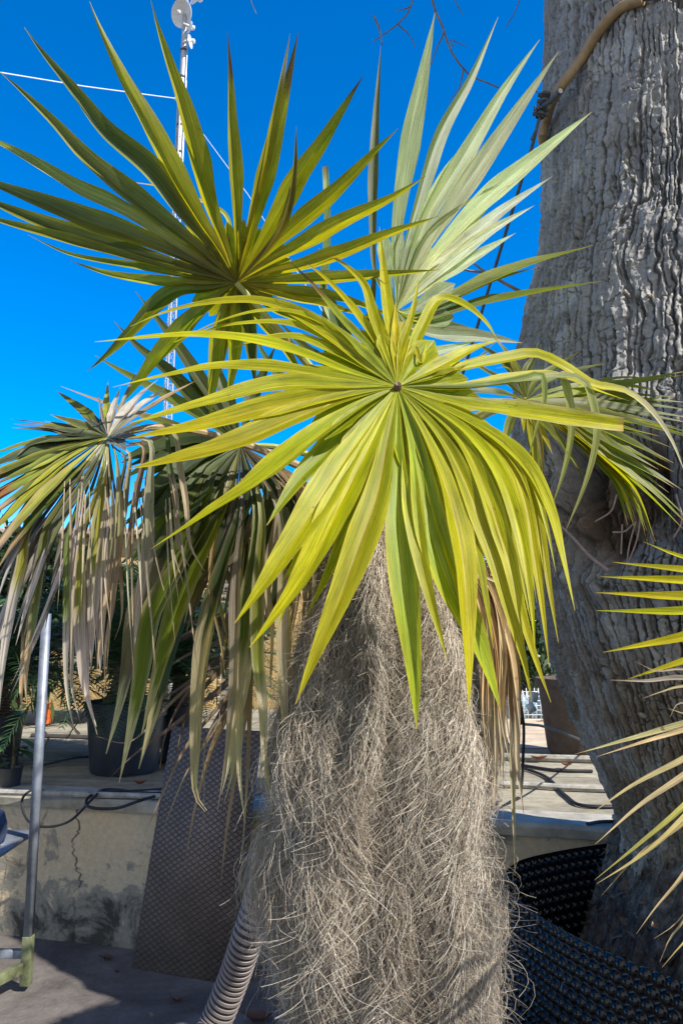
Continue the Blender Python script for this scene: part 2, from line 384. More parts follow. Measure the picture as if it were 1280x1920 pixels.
def webs(spec, hub, cmul, base, ext=.40):
    # the fused pleats between neighbouring segments, close to the hub
    L_ = []
    for it in spec:
        if len(it) > 2 and (it[2].get('free') or it[2].get('blunt')): continue
        q = spline([hub]+[tuple(map(float, a.split(','))) for a in it[0].split()], 40); q = q[:max(12, int(40*min(1, 420/max(1, np.linalg.norm(np.diff(q, axis=0), axis=1).sum()))))]
        v = q[8]-q[0]; L_.append((math.atan2(v[1], v[0]), q))
    L_.sort(key=lambda a: a[0]); out = []
    for i in range(len(L_)):
        (a, p), (b, q) = L_[i], L_[(i+1) % len(L_)]; g = (b-a) % (2*math.pi)
        if g < R(2.5) or g > R(45): continue
        f = np.linspace(.10, ext, 5); pts = [(p[int(t*(len(p)-1))]+q[int(t*(len(q)-1))])/2 for t in f]
        w = np.linalg.norm(p[int(.28*(len(p)-1))]-q[int(.28*(len(q)-1))])
        out.append((' '.join(f'{x:.1f},{y:.1f}' for x, y in pts), min(46, w*.75+5), dict(c=tuple(np.array(base)*np.array(cmul)), dy=.012, ts=.72, p=1.6, dry=0.01, n=22)))
    return out
_re = np.random.default_rng(77)
def echo0(lst, cmul, amp, dy):
    out = []
    for e in lst:
        pp = [tuple(map(float, q.split(','))) for q in e[0].split()]; dx, dv = _re.normal()*amp, _re.normal()*amp; n = len(pp); o_ = dict(e[2]); o_['dy'] = dy*(.5+_re.random()); o_['c'] = tuple(np.array(o_['c'])*np.array(cmul))
        out.append((' '.join(f'{x+dx*(i+1)/n:.1f},{y+dv*(i+1)/n:.1f}' for i, (x, y) in enumerate(pp)), e[1]*(.7+.4*_re.random()), o_))
    return out
def frond(root, label, spec, hub, Yh, N, base, mat, crown, **kw):
    V, Q, C_, U = leaflets(spec, hub, Yh, N, base, **kw)
    o = mesh_np('frond', V, Q, mat, root, True, C_, U); o.data.set_sharp_from_angle(angle=R(24)); o['label'] = label
    return o
M_PET = plain('petiole_skin', (.30, .30, .08), .45, var=.3, scale=30)
M_PETD = plain('dry_petiole', (.30, .22, .12), .7, var=.3, scale=30)
M_HAST = plain('hastula_brown', (.12, .07, .05), .6, var=.4, scale=60)
def petiole(fr, pts, r0=.007, r1=.013, mat=None):
    q = spline(pts, 16); m = MB(); m.tube(q, np.linspace(r0, r1, 16), 8); return m.build('petiole', mat or M_PET, fr, True)

# ================================================================== the old man palm
PB = np.array([.10, 1.80, 0.])
palm = thing('old_man_palm', 'shaggy fan palm with a trunk wrapped in long grey hairy fibres and yellow-green fan leaves', 'palm', tuple(PB))
# silhouette rows: py, left, right
SIL = [(940, 610, 810), (1000, 592, 838), (1100, 575, 868), (1200, 552, 893), (1300, 525, 912), (1400, 500, 928), (1500, 487, 930), (1600, 482, 930), (1700, 500, 938), (1800, 522, 930), (1900, 538, 918), (2050, 540, 915), (2300, 540, 910), (2600, 540, 905)]
zz, xc, rr = [], [], []
for py, l, r_ in SIL:
    d = ray((l+r_)/2, py); q = P((l+r_)/2, py, PB[1]); zz.append(q[2]); xc.append(q[0]); rr.append((r_-l)/2/F*PB[1]/d[1]*.955)
zz, xc, rr = np.array(zz[::-1]), np.array(xc[::-1]), np.array(rr[::-1])
def coat(th, z):
    r0 = np.interp(z, zz, rr); x0 = np.interp(z, zz, xc)
    lump = .045*(fbm(th*2.1+z*.5, z*2.4, 11, 3)-.5)+.125*(fbm(th*2.6+.8*np.sin(z*3), z*1.0, 21, 2)-.5)+.022*(fbm(th*4, z*6, 23, 2)-.5)
    crease = -.022*np.exp(-((z-1.135-.05*np.sin(th*2+1))/.055)**2)
    r = (r0-.022)+lump+crease
    return np.stack([x0+r*np.cos(th), PB[1]+r*np.sin(th), z], -1)
nz, nt = 160, 96
Z, TH = np.meshgrid(np.linspace(0, zz[-1]+.02, nz), np.linspace(0, 2*np.pi, nt, endpoint=False), indexing='ij')
V = coat(TH, Z).reshape(-1, 3); i = np.arange(nz*nt).reshape(nz, nt); j = np.roll(i, -1, 1)
Q = np.stack([i[:-1], j[:-1], j[1:], i[1:]], -1).reshape(-1, 4)
t = NT('fibre_matting'); o = t.obj(); n1 = t.noise(1, 6, .7, t.mapv(o, (90, 90, 14)), dist=1.5)
M_CORE = t.fin(t.pbsdf(t.ramp(n1, [(.3, (.025, .02, .015)), (.7, (.11, .09, .065))]), .95, t.bump(n1, 1., .02), .1))
trunk = mesh_np('trunk', V, Q, M_CORE, palm)
# fibres
t = NT('grey_fibre'); a = t.n('Attribute', attribute_name='Col').outputs[0]
M_FIB = t.fin(t.n('MixShader', {'Fac': .05, 1: t.pbsdf(a, .5, None, .4), 2: t.n('BsdfTranslucent', {'Color': a}).outputs[0]}).outputs[0])
NS = 62000; K = 13; NLK = 1300
lz = np.where(rng.random(NLK) < .86, rng.uniform(.76, zz[-1]+.02, NLK), rng.uniform(.02, .8, NLK))
lth = np.where(rng.random(NLK) < .74, rng.uniform(np.pi*.92, np.pi*2.08, NLK), rng.uniform(0, 2*np.pi, NLK))
lk = rng.integers(0, NLK, NS)                                    # each fibre belongs to a matted lock
z = np.clip(lz[lk]+.032*rng.normal(size=NS), .0, zz[-1]+.03); th = lth[lk]+.13*rng.normal(size=NS)
p0 = coat(th, z); eps = .02
tz = coat(th, z-eps)-p0; tth = coat(th+.03, z)-p0
tz /= np.linalg.norm(tz, axis=1)[:, None]; tth /= np.linalg.norm(tth, axis=1)[:, None]
nrm = np.cross(tz, tth); nrm *= np.sign((nrm[:, :2]*(p0[:, :2]-np.stack([np.interp(z, zz, xc), np.full(NS, PB[1])], 1))).sum(1))[:, None]
lflow = (fbm(lth*5, lz*7, 31, 3)-.5)*2.2+.22*rng.normal(size=NLK); lcurl = .7*rng.normal(size=NLK); lout = .10+.26*rng.random(NLK)
ln = (.10+.15*rng.random(NS)**1.2)*(1+.15*(rng.random(NS) < .08))*np.clip(1.45-.42*z, .55, 1.0)
pts = np.zeros((NS, K, 3)); pts[:, 0] = p0
dirv = tz+nrm*(lout[lk]+.10*rng.normal(size=NS))[:, None]+tth*(lflow[lk]+.22*rng.normal(size=NS))[:, None]
wa, wp_, wf = 1.55*rng.random(NS), rng.uniform(0, 6.3, NS), rng.uniform(.5, 1.4, NS)
tipc_ = rng.normal(size=NS)*(rng.random(NS) < .55); tipn = rng.normal(size=NS)
for k in range(1, K):
    dirv /= np.linalg.norm(dirv, axis=1)[:, None]
    pts[:, k] = pts[:, k-1]+dirv*(ln/(K-1))[:, None]
    tt = k/(K-1)
    dirv = dirv+np.array([0, 0, -.17])+tth*(lcurl[lk]*.09+wa*np.sin(wp_+wf*k)*.55+.07*rng.normal(size=NS))[:, None]+nrm*(wa*np.cos(wp_*1.7+wf*k)*.28-.075)[:, None]
    if tt > .5: dirv += (tth*tipc_[:, None]*.75+nrm*(.30*tipn*np.abs(tipc_))[:, None])
rad = (.00036+.00034*rng.random(NS))[:, None]*np.linspace(1.1, .55, K)
T = np.gradient(pts, axis=1); T /= np.linalg.norm(T, axis=2)[..., None]+1e-9
A = np.cross(T, nrm[:, None, :]); A /= np.linalg.norm(A, axis=2)[..., None]+1e-9; B = np.cross(T, A)
V = np.stack([pts+rad[..., None]*(math.cos(q)*A+math.sin(q)*B) for q in (0, 2.094, 4.189)], 2)      # NS,K,3,3
idx = np.arange(NS*K*3).reshape(NS, K, 3); jx = np.roll(idx, -1, 2)
Q = np.stack([idx[:, :-1], jx[:, :-1], jx[:, 1:], idx[:, 1:]], -1).reshape(-1, 4)
tone = np.clip(.55*rng.random(NS)+.5*rng.random(NLK)[lk], 0, 1); tone2 = fbm(th*2.5, z*3, 77, 3)
cA, cB, cC = np.array([.15, .115, .08]), np.array([.60, .53, .43]), np.array([.80, .74, .65])
fc = cA+(cB-cA)*np.clip(tone*1.3, 0, 1)[:, None]; fc = fc+(cC-fc)*(np.clip((tone-.55)*2, 0, 1)*.8)[:, None]
fc = fc*(.62+.72*tone2)[:, None]
lbr = ((rng.random(NLK) < .16)[lk]*.5)[:, None]; fc = fc*(1-lbr)+fc*np.array([.62, .46, .33])*lbr
brown = np.clip((z-1.45)/.35+(.5-tone2)*1.2, 0, 1)[:, None]*.55; fc = fc*(1-brown)+fc*np.array([.72, .62, .5])*brown  # upper fibres darkened and browned: shade under the leaves put into their colour
C_ = np.repeat(fc, K*3, 0)
mesh_np('fibre_coat', V.reshape(-1, 3), Q, M_FIB, trunk, True, C_)

CROWN = np.array([.12, 1.80, 1.95])
YG = (.44, .395, .004); HUBC = (.50, .46, .06)
F1 = [("735,640 722,540 711,425", 21), ("741,642 741,565", 18), ("752,650 772,590 785,520", 15), ("728,650 705,590 690,540", 14), ("757,642 757,604", 20, dict(blunt=1)), ("791,612 824,560 868,570 910,604 932,637", 20, dict(ts=.3, p=2)),
 ("830,682 890,652 938,638", 26), ("811,706 870,682 917,661", 15), ("860,692 950,673 1003,666 1060,690 1110,722 1170,733 1215,765 1255,820 1285,890", 24, dict(ts=.3, hang=.5, p=1.6, dry=.3, tc=(.5, .45, .3))),
 ("850,728 940,716 1020,704 1070,712 1112,730 1180,752", 27, dict(ts=.45)), ("900,722 990,706 1012,700 1019,716 1018,762 1005,804 988,866", 11, dict(ts=.35, hang=.42, c=(.22, .28, .08), p=2.5)),
 ("920,718 1030,704 1052,708 1064,740 1071,790 1068,830 1056,885 1034,950", 14, dict(ts=.5, hang=.5, c=(.36, .38, .12), p=2.2, m=(.45, .36, .2))), ("920,720 1070,706 1094,716 1110,755 1118,805 1112,850 1095,910 1060,995", 14, dict(ts=.5, hang=.5, c=(.36, .38, .12), p=2., m=(.45, .36, .2))),
 ("870,758 950,768 1060,783 1168,797", 36, dict(blunt=1, ts=.5, m=(.5, .42, .2))),
 ("900,800 985,868 1030,955 1055,1050 1077,1145", 26), ("890,800 965,860 1000,930 1018,1030 1032,1120 1046,1205", 23), ("880,800 955,870 985,945 1001,1040 1014,1125 1029,1250", 23),
 ("870,805 935,885 970,985 990,1085 997,1140 1003,1228", 26), ("855,815 910,915 937,1000 952,1045 975,1144 1004,1239 1032,1317", 32), ("835,830 885,935 926,1045 958,1157 983,1245 996,1316", 36),
 ("808,840 846,940 866,1030 875,1150 877,1240 879,1338", 44, dict(tw=.5)), ("778,830 805,980 848,1105 890,1190 920,1275 938,1332", 60, dict(p=1.6, c=(.30, .36, .015))), ("743,830 747,950 753,1050 763,1150 775,1260 781,1367", 52, dict(p=1.8, c=(.30, .36, .015))),
 ("725,830 705,930 680,1005 640,1110 590,1230 554,1320", 56), ("700,820 660,900 626,965 580,1060 535,1130 468,1214", 56), ("690,800 640,870 590,950 535,1035 480,1115 440,1169", 58), ("680,830 600,950 560,1050 535,1130 518,1185", 34, dict(c=(.24, .3, .02), dy=.03)),
 ("660,770 575,830 480,905 390,962 284,1029", 56, dict(tw=-.25)), ("650,746 545,785 440,830 320,862 237,880", 48), ("640,738 510,762 380,796 239,822", 38, dict(tw=.2)), ("630,722 525,722 380,757 243,794", 40), ("640,735 560,742 470,768 380,790", 26, dict(c=(.22, .26, .02), dy=.02)),
 ("620,706 510,690 410,688 312,704 212,726", 28), ("640,692 541,655 442,634 344,629 178,641", 28), ("690,690 620,632 547,583 482,564 400,566 310,585 245,612", 25, dict(ts=.35, p=.9)), ("690,682 610,633 538,607 465,606 390,618 290,658", 18, dict(ts=.35)),
 ("685,690 630,662 564,634 500,634 430,655", 24, dict(ts=.4)), ("680,662 600,602 535,583 475,585 400,607 330,642", 12), ("710,650 676,597 632,544 590,505 561,486", 15, dict(dry=.1)), ("700,660 643,600 597,545 544,490", 15, dict(c=(.2, .23, .02), dry=.35, tc=(.16, .1, .04))),
 ("718,650 699,590 683,535 650,500 596,465", 17, dict(dry=.2)), ("690,670 650,630 600,590", 18, dict(c=(.25, .3, .02))), ("730,660 715,600 700,560", 12, dict(c=(.25, .3, .02))), ("775,650 790,680 800,640", 10),
 ("700,760 640,820 560,900 500,985", 44, dict(c=(.22, .27, .015), dy=.03)), ("785,790 860,870 905,990 930,1090", 34, dict(c=(.25, .3, .015), dy=.03)), ("820,760 920,815 980,900", 28, dict(dy=.02)), ("790,800 870,900 890,1000", 34, dict(dy=.03)), ("760,830 790,960 830,1060", 40, dict(dy=.03, c=(.25, .3, .015))), ("700,830 650,950 600,1040", 40, dict(dy=.03, c=(.25, .3, .015)))]
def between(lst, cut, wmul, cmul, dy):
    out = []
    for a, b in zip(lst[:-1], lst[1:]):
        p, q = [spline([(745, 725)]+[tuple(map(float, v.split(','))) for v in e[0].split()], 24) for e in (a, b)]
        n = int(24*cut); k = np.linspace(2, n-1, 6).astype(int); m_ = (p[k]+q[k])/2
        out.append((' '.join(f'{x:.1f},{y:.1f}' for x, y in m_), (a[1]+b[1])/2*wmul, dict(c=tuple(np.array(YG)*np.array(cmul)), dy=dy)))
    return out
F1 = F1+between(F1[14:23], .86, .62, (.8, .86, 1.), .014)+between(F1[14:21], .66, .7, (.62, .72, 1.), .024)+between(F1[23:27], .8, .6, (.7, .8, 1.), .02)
f1 = frond(palm, 'bright yellow-green fan leaf facing the viewer', F1, (745, 725), 1.27, (.06, -.84, .55), YG, M_LEAF, CROWN, L=.26, fold=.36, seed=1, hubc=HUBC, ts=.44, tiplen=.035, margin=(.50, .45, .03), tipc=(.42, .26, .10), grn=1.2, web=(.55, .68, .9), wscale=1.15, ext=.46)
h = P(745, 725, 1.262); m = MB(); m.lathe([(.0005, .004), (.003, .005), (.0052, .0065), (.0066, .002), (.007, -.006), (.001, -.008)], h, 12, (.06, -.84, .55)); m.build('hastula', M_HAST, f1, True)
petiole(f1, [h+np.array([0, .008, -.004]), h+np.array([0, .12, -.06]), h+np.array([0, .33, -.07]), CROWN+np.array([0, -.02, -.1])])

GD = (.29, .28, .014)
F2 = [("390,460 328,384 279,318 197,249 148,184 82,102 46,51", 46, dict(c=(.09, .11, .03))), ("420,480 375,410 321,312 279,230 230,141 184,43 168,2", 42), ("425,470 392,380 371,295 345,203 315,115 294,45 283,0", 42), ("445,470 444,397 440,315 433,217 430,118 426,58", 29, dict(dry=.2, tc=(.12, .07, .02))),
 ("460,470 479,397 505,299 521,230 540,145 559,61", 40, dict(dry=.25, tc=(.14, .09, .02))), ("455,470 474,397 499,299 513,230 529,145 544,62", 20, dict(ts=.6, dry=.2)), ("475,480 525,391 557,332 597,276 632,220 680,143", 44, dict(dry=.12, tc=(.12, .08, .02))), ("480,490 520,440 540,390 553,315 555,235", 20, dict(c=(.12, .10, .03), dy=-.02)),
 ("490,480 564,414 630,358 695,292 746,241", 38), ("510,487 570,455 640,416 728,374 798,330", 36), ("510,510 564,498 646,472 728,439 823,405", 32), ("530,526 630,521 728,514 823,506", 27), ("540,545 630,557 712,584 748,602", 22), ("530,555 600,570 716,603", 20),
 ("500,570 560,600 620,640", 24), ("480,590 530,650 580,730", 26), ("510,565 600,600 660,650", 20), ("394,541 330,546 289,572 243,621 197,667 164,696", 36, dict(c=(.2, .22, .025))), ("410,555 361,594 315,644 289,672 262,710 222,765", 40, dict(c=(.2, .22, .025))),
 ("420,580 405,650 397,735 393,790", 36), ("440,600 440,660 425,760", 32), ("460,590 470,650 480,730", 32, dict(c=(.1, .12, .03))), ("430,590 421,660 415,700", 20),
 ("361,520 262,500 131,476 52,440", 15, dict(c=(.22, .24, .03))), ("361,531 279,526 197,511 130,488", 22, dict(c=(.3, .32, .03))), ("295,496 164,459 0,414 -70,392", 22, dict(c=(.18, .2, .03), ts=.6)), ("328,495 230,466 98,425 0,386 -70,350", 36, dict(c=(.1, .105, .03), ts=.55)),
 ("361,490 262,446 164,412 82,380 0,348 -70,318", 46, dict(c=(.11, .125, .045), ts=.5)), ("328,460 230,398 148,360 82,318 0,270 -60,240", 44, dict(c=(.28, .30, .12), ts=.5, tw=.45)), ("360,455 279,392 197,328 148,285 98,228 33,164 1,135", 42, dict(c=(.12, .13, .04))),
 ("380,500 300,440 220,390", 34, dict(c=(.1, .12, .04), dy=.02)), ("400,480 350,400 300,330", 40, dict(dy=.02)), ("385,515 300,490 220,465", 26, dict(dy=.02))]
f2 = frond(palm, 'large fan leaf seen from below against the sky, olive and yellow', F2, (443, 530), 1.50, (.14, .66, .74), GD, M_LEAFU, CROWN, L=.35, fold=.62, rib=.35, seed=2, hubc=(.24, .22, .03), ts=.42, tiplen=.05, tipc=(.34, .29, .24), margin=(.26, .25, .03), web=(.9, .95, 1.), wscale=.94, ext=.30)
h = P(443, 530, 1.49); petiole(f2, [h, P(508, 603, 1.53), P(590, 700, 1.63), P(690, 850, 1.77)], .006, .012)
V, Q, C_, U = leaflets([("437,500 434,440 422,402 354,368 308,352 208,336", 9, dict(free=1, ts=.35, dry=.6, tc=(.5, .36, .16)))], (443, 530), 1.47, (.1, -.8, .5), (.4, .38, .04), seed=5)
mesh_np('dry_strip', V, Q, M_DRY, f2, True, C_, U)

SIL_ = (.42, .46, .30)
F3 = [("706,520 699,400 703,250 714,84", 22, dict(c=(.08, .08, .03), tw=.7)), ("740,450 760,300 785,175 815,24", 46, dict(c=(.28, .32, .17), ts=.55)), ("752,500 785,375 825,250 880,150 933,32", 34, dict(c=(.2, .25, .12), ts=.5, tw=-.3)), ("768,490 805,400 865,300 940,175 1011,74", 40, dict(ts=.5, tw=-.15)),
 ("790,475 865,360 950,235 1046,97", 42, dict(ts=.5)), ("795,500 890,390 990,305 1108,210", 42, dict(ts=.55)), ("800,500 840,475 940,395 1034,331", 30, dict(c=(.68, .70, .56))), ("815,515 915,435 1001,385", 28, dict(c=(.68, .70, .56))), ("790,545 865,495 966,437", 28, dict(c=(.55, .58, .42))),
 ("760,500 790,420 830,330 870,270", 34, dict(dy=.01)), ("775,530 850,450 930,370", 36, dict(dy=.01)), ("800,440 890,370 945,338", 10, dict(c=(.16, .2, .06), dy=-.01)),
 ("770,598 800,584 890,538 990,496 1111,460", 46, dict(c=(.20, .22, .03), tw=.9, ts=.5)), ("775,602 815,596 890,572 1015,546 1128,527", 40, dict(c=(.17, .2, .035), tw=.9, ts=.5)), ("770,590 840,565 930,525 1010,500", 30, dict(c=(.16, .19, .03), tw=.9)),
 ("765,610 811,625 893,630 979,643", 34, dict(ts=.5)), ("755,640 792,660 845,652 894,638", 24, dict(c=(.5, .54, .38))), ("770,605 850,615 940,640", 22, dict(c=(.14, .18, .08), dy=.02))]
f3 = frond(palm, 'silvery pale underside of a fan leaf catching the sun', F3, (744, 582), 1.95, (.42, -.88, .12), SIL_, M_LEAFU, CROWN, L=.3, fold=.42, rib=.35, seed=3, ts=.5, hubc=(.4, .44, .2), wob=.6, wscale=.92, web=(.85, .9, .8))
h = P(744, 582, 1.96); petiole(f3, [h, P(742, 650, 1.96), P(738, 760, 1.9), CROWN+np.array([0, .03, -.05])])
F3b = [("608,560 612,480 614,400 610,312", 17, dict(c=(.45, .48, .25), blunt=1, p=3)), ("700,600 690,560 685,500", 16), ("655,640 620,560 585,500", 18), ("690,620 700,540 703,440", 14, dict(c=(.1, .1, .03))), ("610,680 560,640 520,600", 22), ("800,700 870,690 930,640", 14), ("600,760 520,700 470,620", 26), ("640,700 612,620 606,560", 30, dict(c=(.08, .1, .03)))]
f3b = frond(palm, 'dark fan leaf mostly hidden behind the front leaf', F3b, (690, 720), 2.05, (0, -.8, .5), (.10, .13, .03), M_LEAFU, CROWN, L=.3, rib=.35, seed=33)
petiole(f3b, [P(690, 720, 2.06), P(700, 800, 2.0), CROWN+np.array([-.02, .03, -.08])])

F4 = [(s, w, dict(c=c)) for s, w, c in [("1060,728 1160,722 1285,702", 15, (.2, .22, .03)), ("1070,740 1150,722 1232,733", 18, (.3, .34, .06)), ("1080,748 1180,748 1290,755", 18, (.16, .19, .03)), ("1080,755 1180,768 1290,783", 20, (.10, .13, .03)), ("1080,765 1180,790 1290,820", 22, (.10, .13, .03)), ("1070,770 1160,800 1236,818", 20, (.08, .11, .03)),
 ("1070,775 1160,820 1262,868", 24, (.09, .12, .03)), ("1060,780 1140,830 1233,880", 22, (.12, .15, .05)), ("1060,785 1150,850 1215,885 1262,914", 24, (.2, .25, .12)), ("1050,790 1140,860 1220,920 1290,985", 20, (.2, .23, .03)), ("1040,790 1110,850 1150,890 1176,953", 16, (.3, .3, .02)), ("1040,790 1120,860 1180,920 1212,996", 17, (.26, .28, .02)), ("1045,790 1130,860 1190,920 1228,1016", 15, (.2, .2, .02)), ("1040,795 1110,850 1160,910 1189,980", 15, (.3, .28, .02)), ("1040,780 1090,820 1150,880", 20, (.1, .13, .03)),
 ("1000,790 1020,820 1035,852", 14, (.4, .36, .02)), ("992,800 1000,850 1005,904", 12, (.25, .24, .02)), ("980,780 981,812", 10, (.4, .36, .02)), ("1005,800 1015,860 1018,906", 9, (.15, .12, .03)), ("1010,785 1050,830 1080,880", 16, (.15, .17, .02)), ("960,780 945,830 935,860", 14, (.15, .17, .03)),
 ("960,700 925,665 885,640", 14, (.08, .1, .03)), ("950,720 900,690 862,668", 16, (.07, .09, .03)), ("965,690 940,650 915,625", 12, (.2, .2, .03)), ("985,700 1000,670 1010,640", 14, (.1, .12, .03)), ("1000,720 1040,690 1085,660", 14, (.12, .15, .03)), ("945,740 890,735 850,740", 18, (.07, .09, .03)), ("1020,720 1080,695 1140,680", 12, (.12, .15, .03)), ("950,765 900,790 880,820", 18, (.07, .09, .03)), ("970,715 950,690 930,690", 18, (.09, .11, .03))]]
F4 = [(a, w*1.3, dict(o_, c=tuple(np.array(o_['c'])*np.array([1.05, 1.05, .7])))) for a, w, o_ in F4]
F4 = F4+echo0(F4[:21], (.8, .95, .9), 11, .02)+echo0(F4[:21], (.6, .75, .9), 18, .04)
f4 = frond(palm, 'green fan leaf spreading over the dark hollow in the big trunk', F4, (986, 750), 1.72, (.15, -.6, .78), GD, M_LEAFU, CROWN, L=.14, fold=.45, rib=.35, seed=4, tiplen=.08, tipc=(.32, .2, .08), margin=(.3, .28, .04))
h = P(986, 750, 1.73); petiole(f4, [h, P(940, 760, 1.76), P(860, 800, 1.79), CROWN+np.array([.02, -.02, -.08])])

# dying frond on the left
TAN = (.38, .27, .155); GRY = (.19, .17, .14)
DG = (.10, .12, .03)
F5 = [(s, w, dict(c=c, dry=d, tc=tc, m=mm)) for s, w, c, d, tc, mm in [
 ("160,800 95,777", 15, DG, .1, TAN, (.3, .3, .12)), ("150,812 80,800 26,795", 12, (.14, .13, .08), .35, GRY, None), ("150,815 100,806 52,802", 20, (.07, .09, .04), .1, GRY, (.25, .26, .12)), ("150,822 100,826 60,833 34,853", 24, (.06, .08, .04), .1, GRY, None), ("140,828 60,845 -5,869 -60,885", 24, (.06, .085, .04), .05, GRY, (.2, .22, .06)), ("140,835 60,862 0,885 -70,915", 20, (.14, .16, .03), .3, (.3, .16, .06), (.3, .32, .06)), ("130,845 60,880 0,905 -70,940", 22, (.09, .12, .03), .35, (.34, .2, .1), (.3, .3, .05)),
 ("130,850 60,895 0,930 -70,970", 20, (.2, .24, .04), .4, (.28, .13, .05), (.34, .3, .05)), ("130,858 60,910 0,955 -70,1005", 20, (.10, .13, .03), .4, (.4, .26, .15), (.35, .3, .05)), ("130,862 60,925 0,985 -70,1050", 20, (.24, .26, .03), .3, (.36, .22, .1), (.38, .34, .05)), ("140,872 70,940 10,1010 -40,1075", 18, (.3, .28, .05), .35, TAN, TAN),
 ("200,770 203,714", 15, (.26, .28, .04), .08, TAN, (.3, .24, .1)), ("192,780 184,736", 6, GRY, .2, GRY, None), ("212,770 226,726", 16, (.34, .31, .2), .6, (.48, .44, .38), (.48, .44, .38)), ("225,770 245,720 257,696", 9, (.2, .19, .14), .4, GRY, None), ("230,780 270,735 296,712", 24, (.42, .38, .30), .7, (.5, .46, .40), (.5, .46, .4)), ("240,780 285,745 316,725", 16, (.45, .41, .36), .7, (.5, .47, .42), None), ("250,785 310,745 365,715", 13, (.3, .26, .18), .5, TAN, None), ("240,790 290,760 335,730", 14, (.22, .22, .1), .3, GRY, None), ("245,800 300,775 340,760", 16, (.15, .17, .05), .3, TAN, None),
 ("175,795 151,778", 14, (.06, .07, .05), .1, GRY, (.2, .2, .12)), ("188,795 177,777", 12, (.06, .07, .06), .1, GRY, None), ("192,795 188,780", 10, (.06, .07, .06), .1, GRY, None), ("235,808 264,798", 22, (.12, .14, .12), .1, GRY, None), ("235,820 270,824", 22, (.11, .13, .12), .1, GRY, None), ("222,832 236,846", 30, (.12, .14, .13), .1, GRY, None)]]
F5 += [(s, w, dict(c=c, dry=d, tc=tc, m=mm, ts=.5, p=1.9, hang=.12)) for s, w, c, d, tc, mm in [
 ("200,877 175,940 148,988 115,1072 66,1190 22,1283", 13, (.52, .45, .40), .9, (.62, .54, .48), None), ("190,890 175,950 152,1010 151,1110 152,1200 160,1290 181,1362", 23, (.32, .32, .05), .42, (.56, .46, .38), (.55, .46, .36)), ("196,900 186,970 181,1040 178,1110 174,1180 171,1255", 26, (.32, .32, .05), .45, (.58, .50, .42), (.58, .5, .4)), ("205,880 213,960 211,1010 200,1120 188,1200 182,1262", 10, (.4, .36, .2), .5, (.52, .38, .24), None),
 ("160,880 120,940 92,985 79,1050 66,1148 56,1213 49,1279 51,1320", 23, (.15, .19, .05), .25, (.5, .36, .2), (.36, .32, .2)), ("150,880 90,945 52,1001 43,1057 30,1108 13,1197 3,1279 0,1330", 20, (.32, .31, .05), .45, (.5, .45, .38), (.45, .38, .28)), ("190,900 150,950 130,1000 126,1150 124,1250 128,1310 141,1377", 12, (.13, .16, .04), .4, (.42, .37, .3), None),
 ("217,850 224,930 224,1000 215,1090 205,1180", 15, (.36, .36, .16), .5, TAN, TAN), ("225,838 243,850 238,916 228,1000 219,1090", 13, (.38, .36, .2), .5, (.54, .48, .38), None), ("235,828 268,836 255,926 243,1000 235,1050", 9, (.3, .2, .13), .7, (.3, .21, .14), None), ("238,822 280,826 283,910 279,975 274,1045 259,1131 254,1205", 18, (.34, .35, .2), .4, (.54, .46, .36), (.5, .44, .32)), ("240,812 322,808 338,877 349,942 358,1025 384,1072", 11, (.3, .28, .16), .5, (.42, .33, .22), None),
 ("170,870 130,910 60,985 20,1060 -10,1140", 14, (.5, .46, .42), .8, (.6, .56, .52), None), ("165,870 110,930 45,1000 5,1070 -20,1120", 13, (.18, .18, .17), .7, GRY, None), ("170,875 115,940 70,1010 40,1100 20,1180", 12, (.3, .29, .27), .8, GRY, None), ("160,865 90,920 20,990 -30,1060", 15, (.52, .48, .44), .8, (.6, .56, .52), None), ("185,880 160,960 135,1060 120,1140", 12, (.14, .15, .08), .5, GRY, None), ("195,890 195,960 195,1060 190,1130", 13, (.35, .34, .12), .5, TAN, None), ("175,875 140,930 95,1000 70,1060 60,1120", 18, (.13, .16, .06), .3, GRY, (.4, .38, .33)),
 ("165,870 105,925 50,1010 25,1090 5,1200 -10,1260", 12, (.25, .24, .22), .8, GRY, None), ("180,880 150,950 120,1010 100,1100 85,1180", 10, (.16, .17, .1), .5, GRY, None), ("200,890 205,960 225,1060 228,1160 215,1200", 8, (.4, .35, .25), .7, TAN, None), ("196,890 180,990 165,1100 160,1210", 16, (.4, .36, .16), .5, TAN, None), ("178,880 130,950 60,1060 20,1150 2,1230", 15, (.2, .2, .17), .6, (.5, .44, .38), None), ("175,890 100,1010 60,1110 30,1210", 14, (.2, .23, .1), .5, (.5, .44, .38), None)]]
rb = np.random.default_rng(55)
F5 = [(a, w*(1.45 if i < 11 else 1.1), o_) for i, (a, w, o_) in enumerate(F5)]
def echo(lst, k0, cols, amp, dy, n=1):
    out = []
    for e in lst[k0:]:
        for _ in range(n):
            pp = [tuple(map(float, q.split(','))) for q in e[0].split()]; dx, ddy = rb.normal()*amp, rb.normal()*amp*1.5
            m_ = len(pp); sx = ' '.join(f'{x+dx*(.4+.6*(i+1)/m_)+rb.normal()*2:.1f},{y+ddy*(i+1)/m_:.1f}' for i, (x, y) in enumerate(pp))
            o_ = dict(e[2]); o_.update(c=cols[rb.integers(len(cols))], dy=dy*(.4+rb.random()), m=None); out.append((sx, e[1]*(.7+.4*rb.random()), o_))
    return out
F5 = F5+echo(F5[:11], 0, [(.07, .10, .03), (.10, .13, .03), (.16, .18, .03), (.22, .22, .03)], 10, .03, 2)+echo(F5, 26, [(.10, .10, .06), (.16, .15, .09), (.07, .09, .03), (.30, .27, .2)], 13, .05)
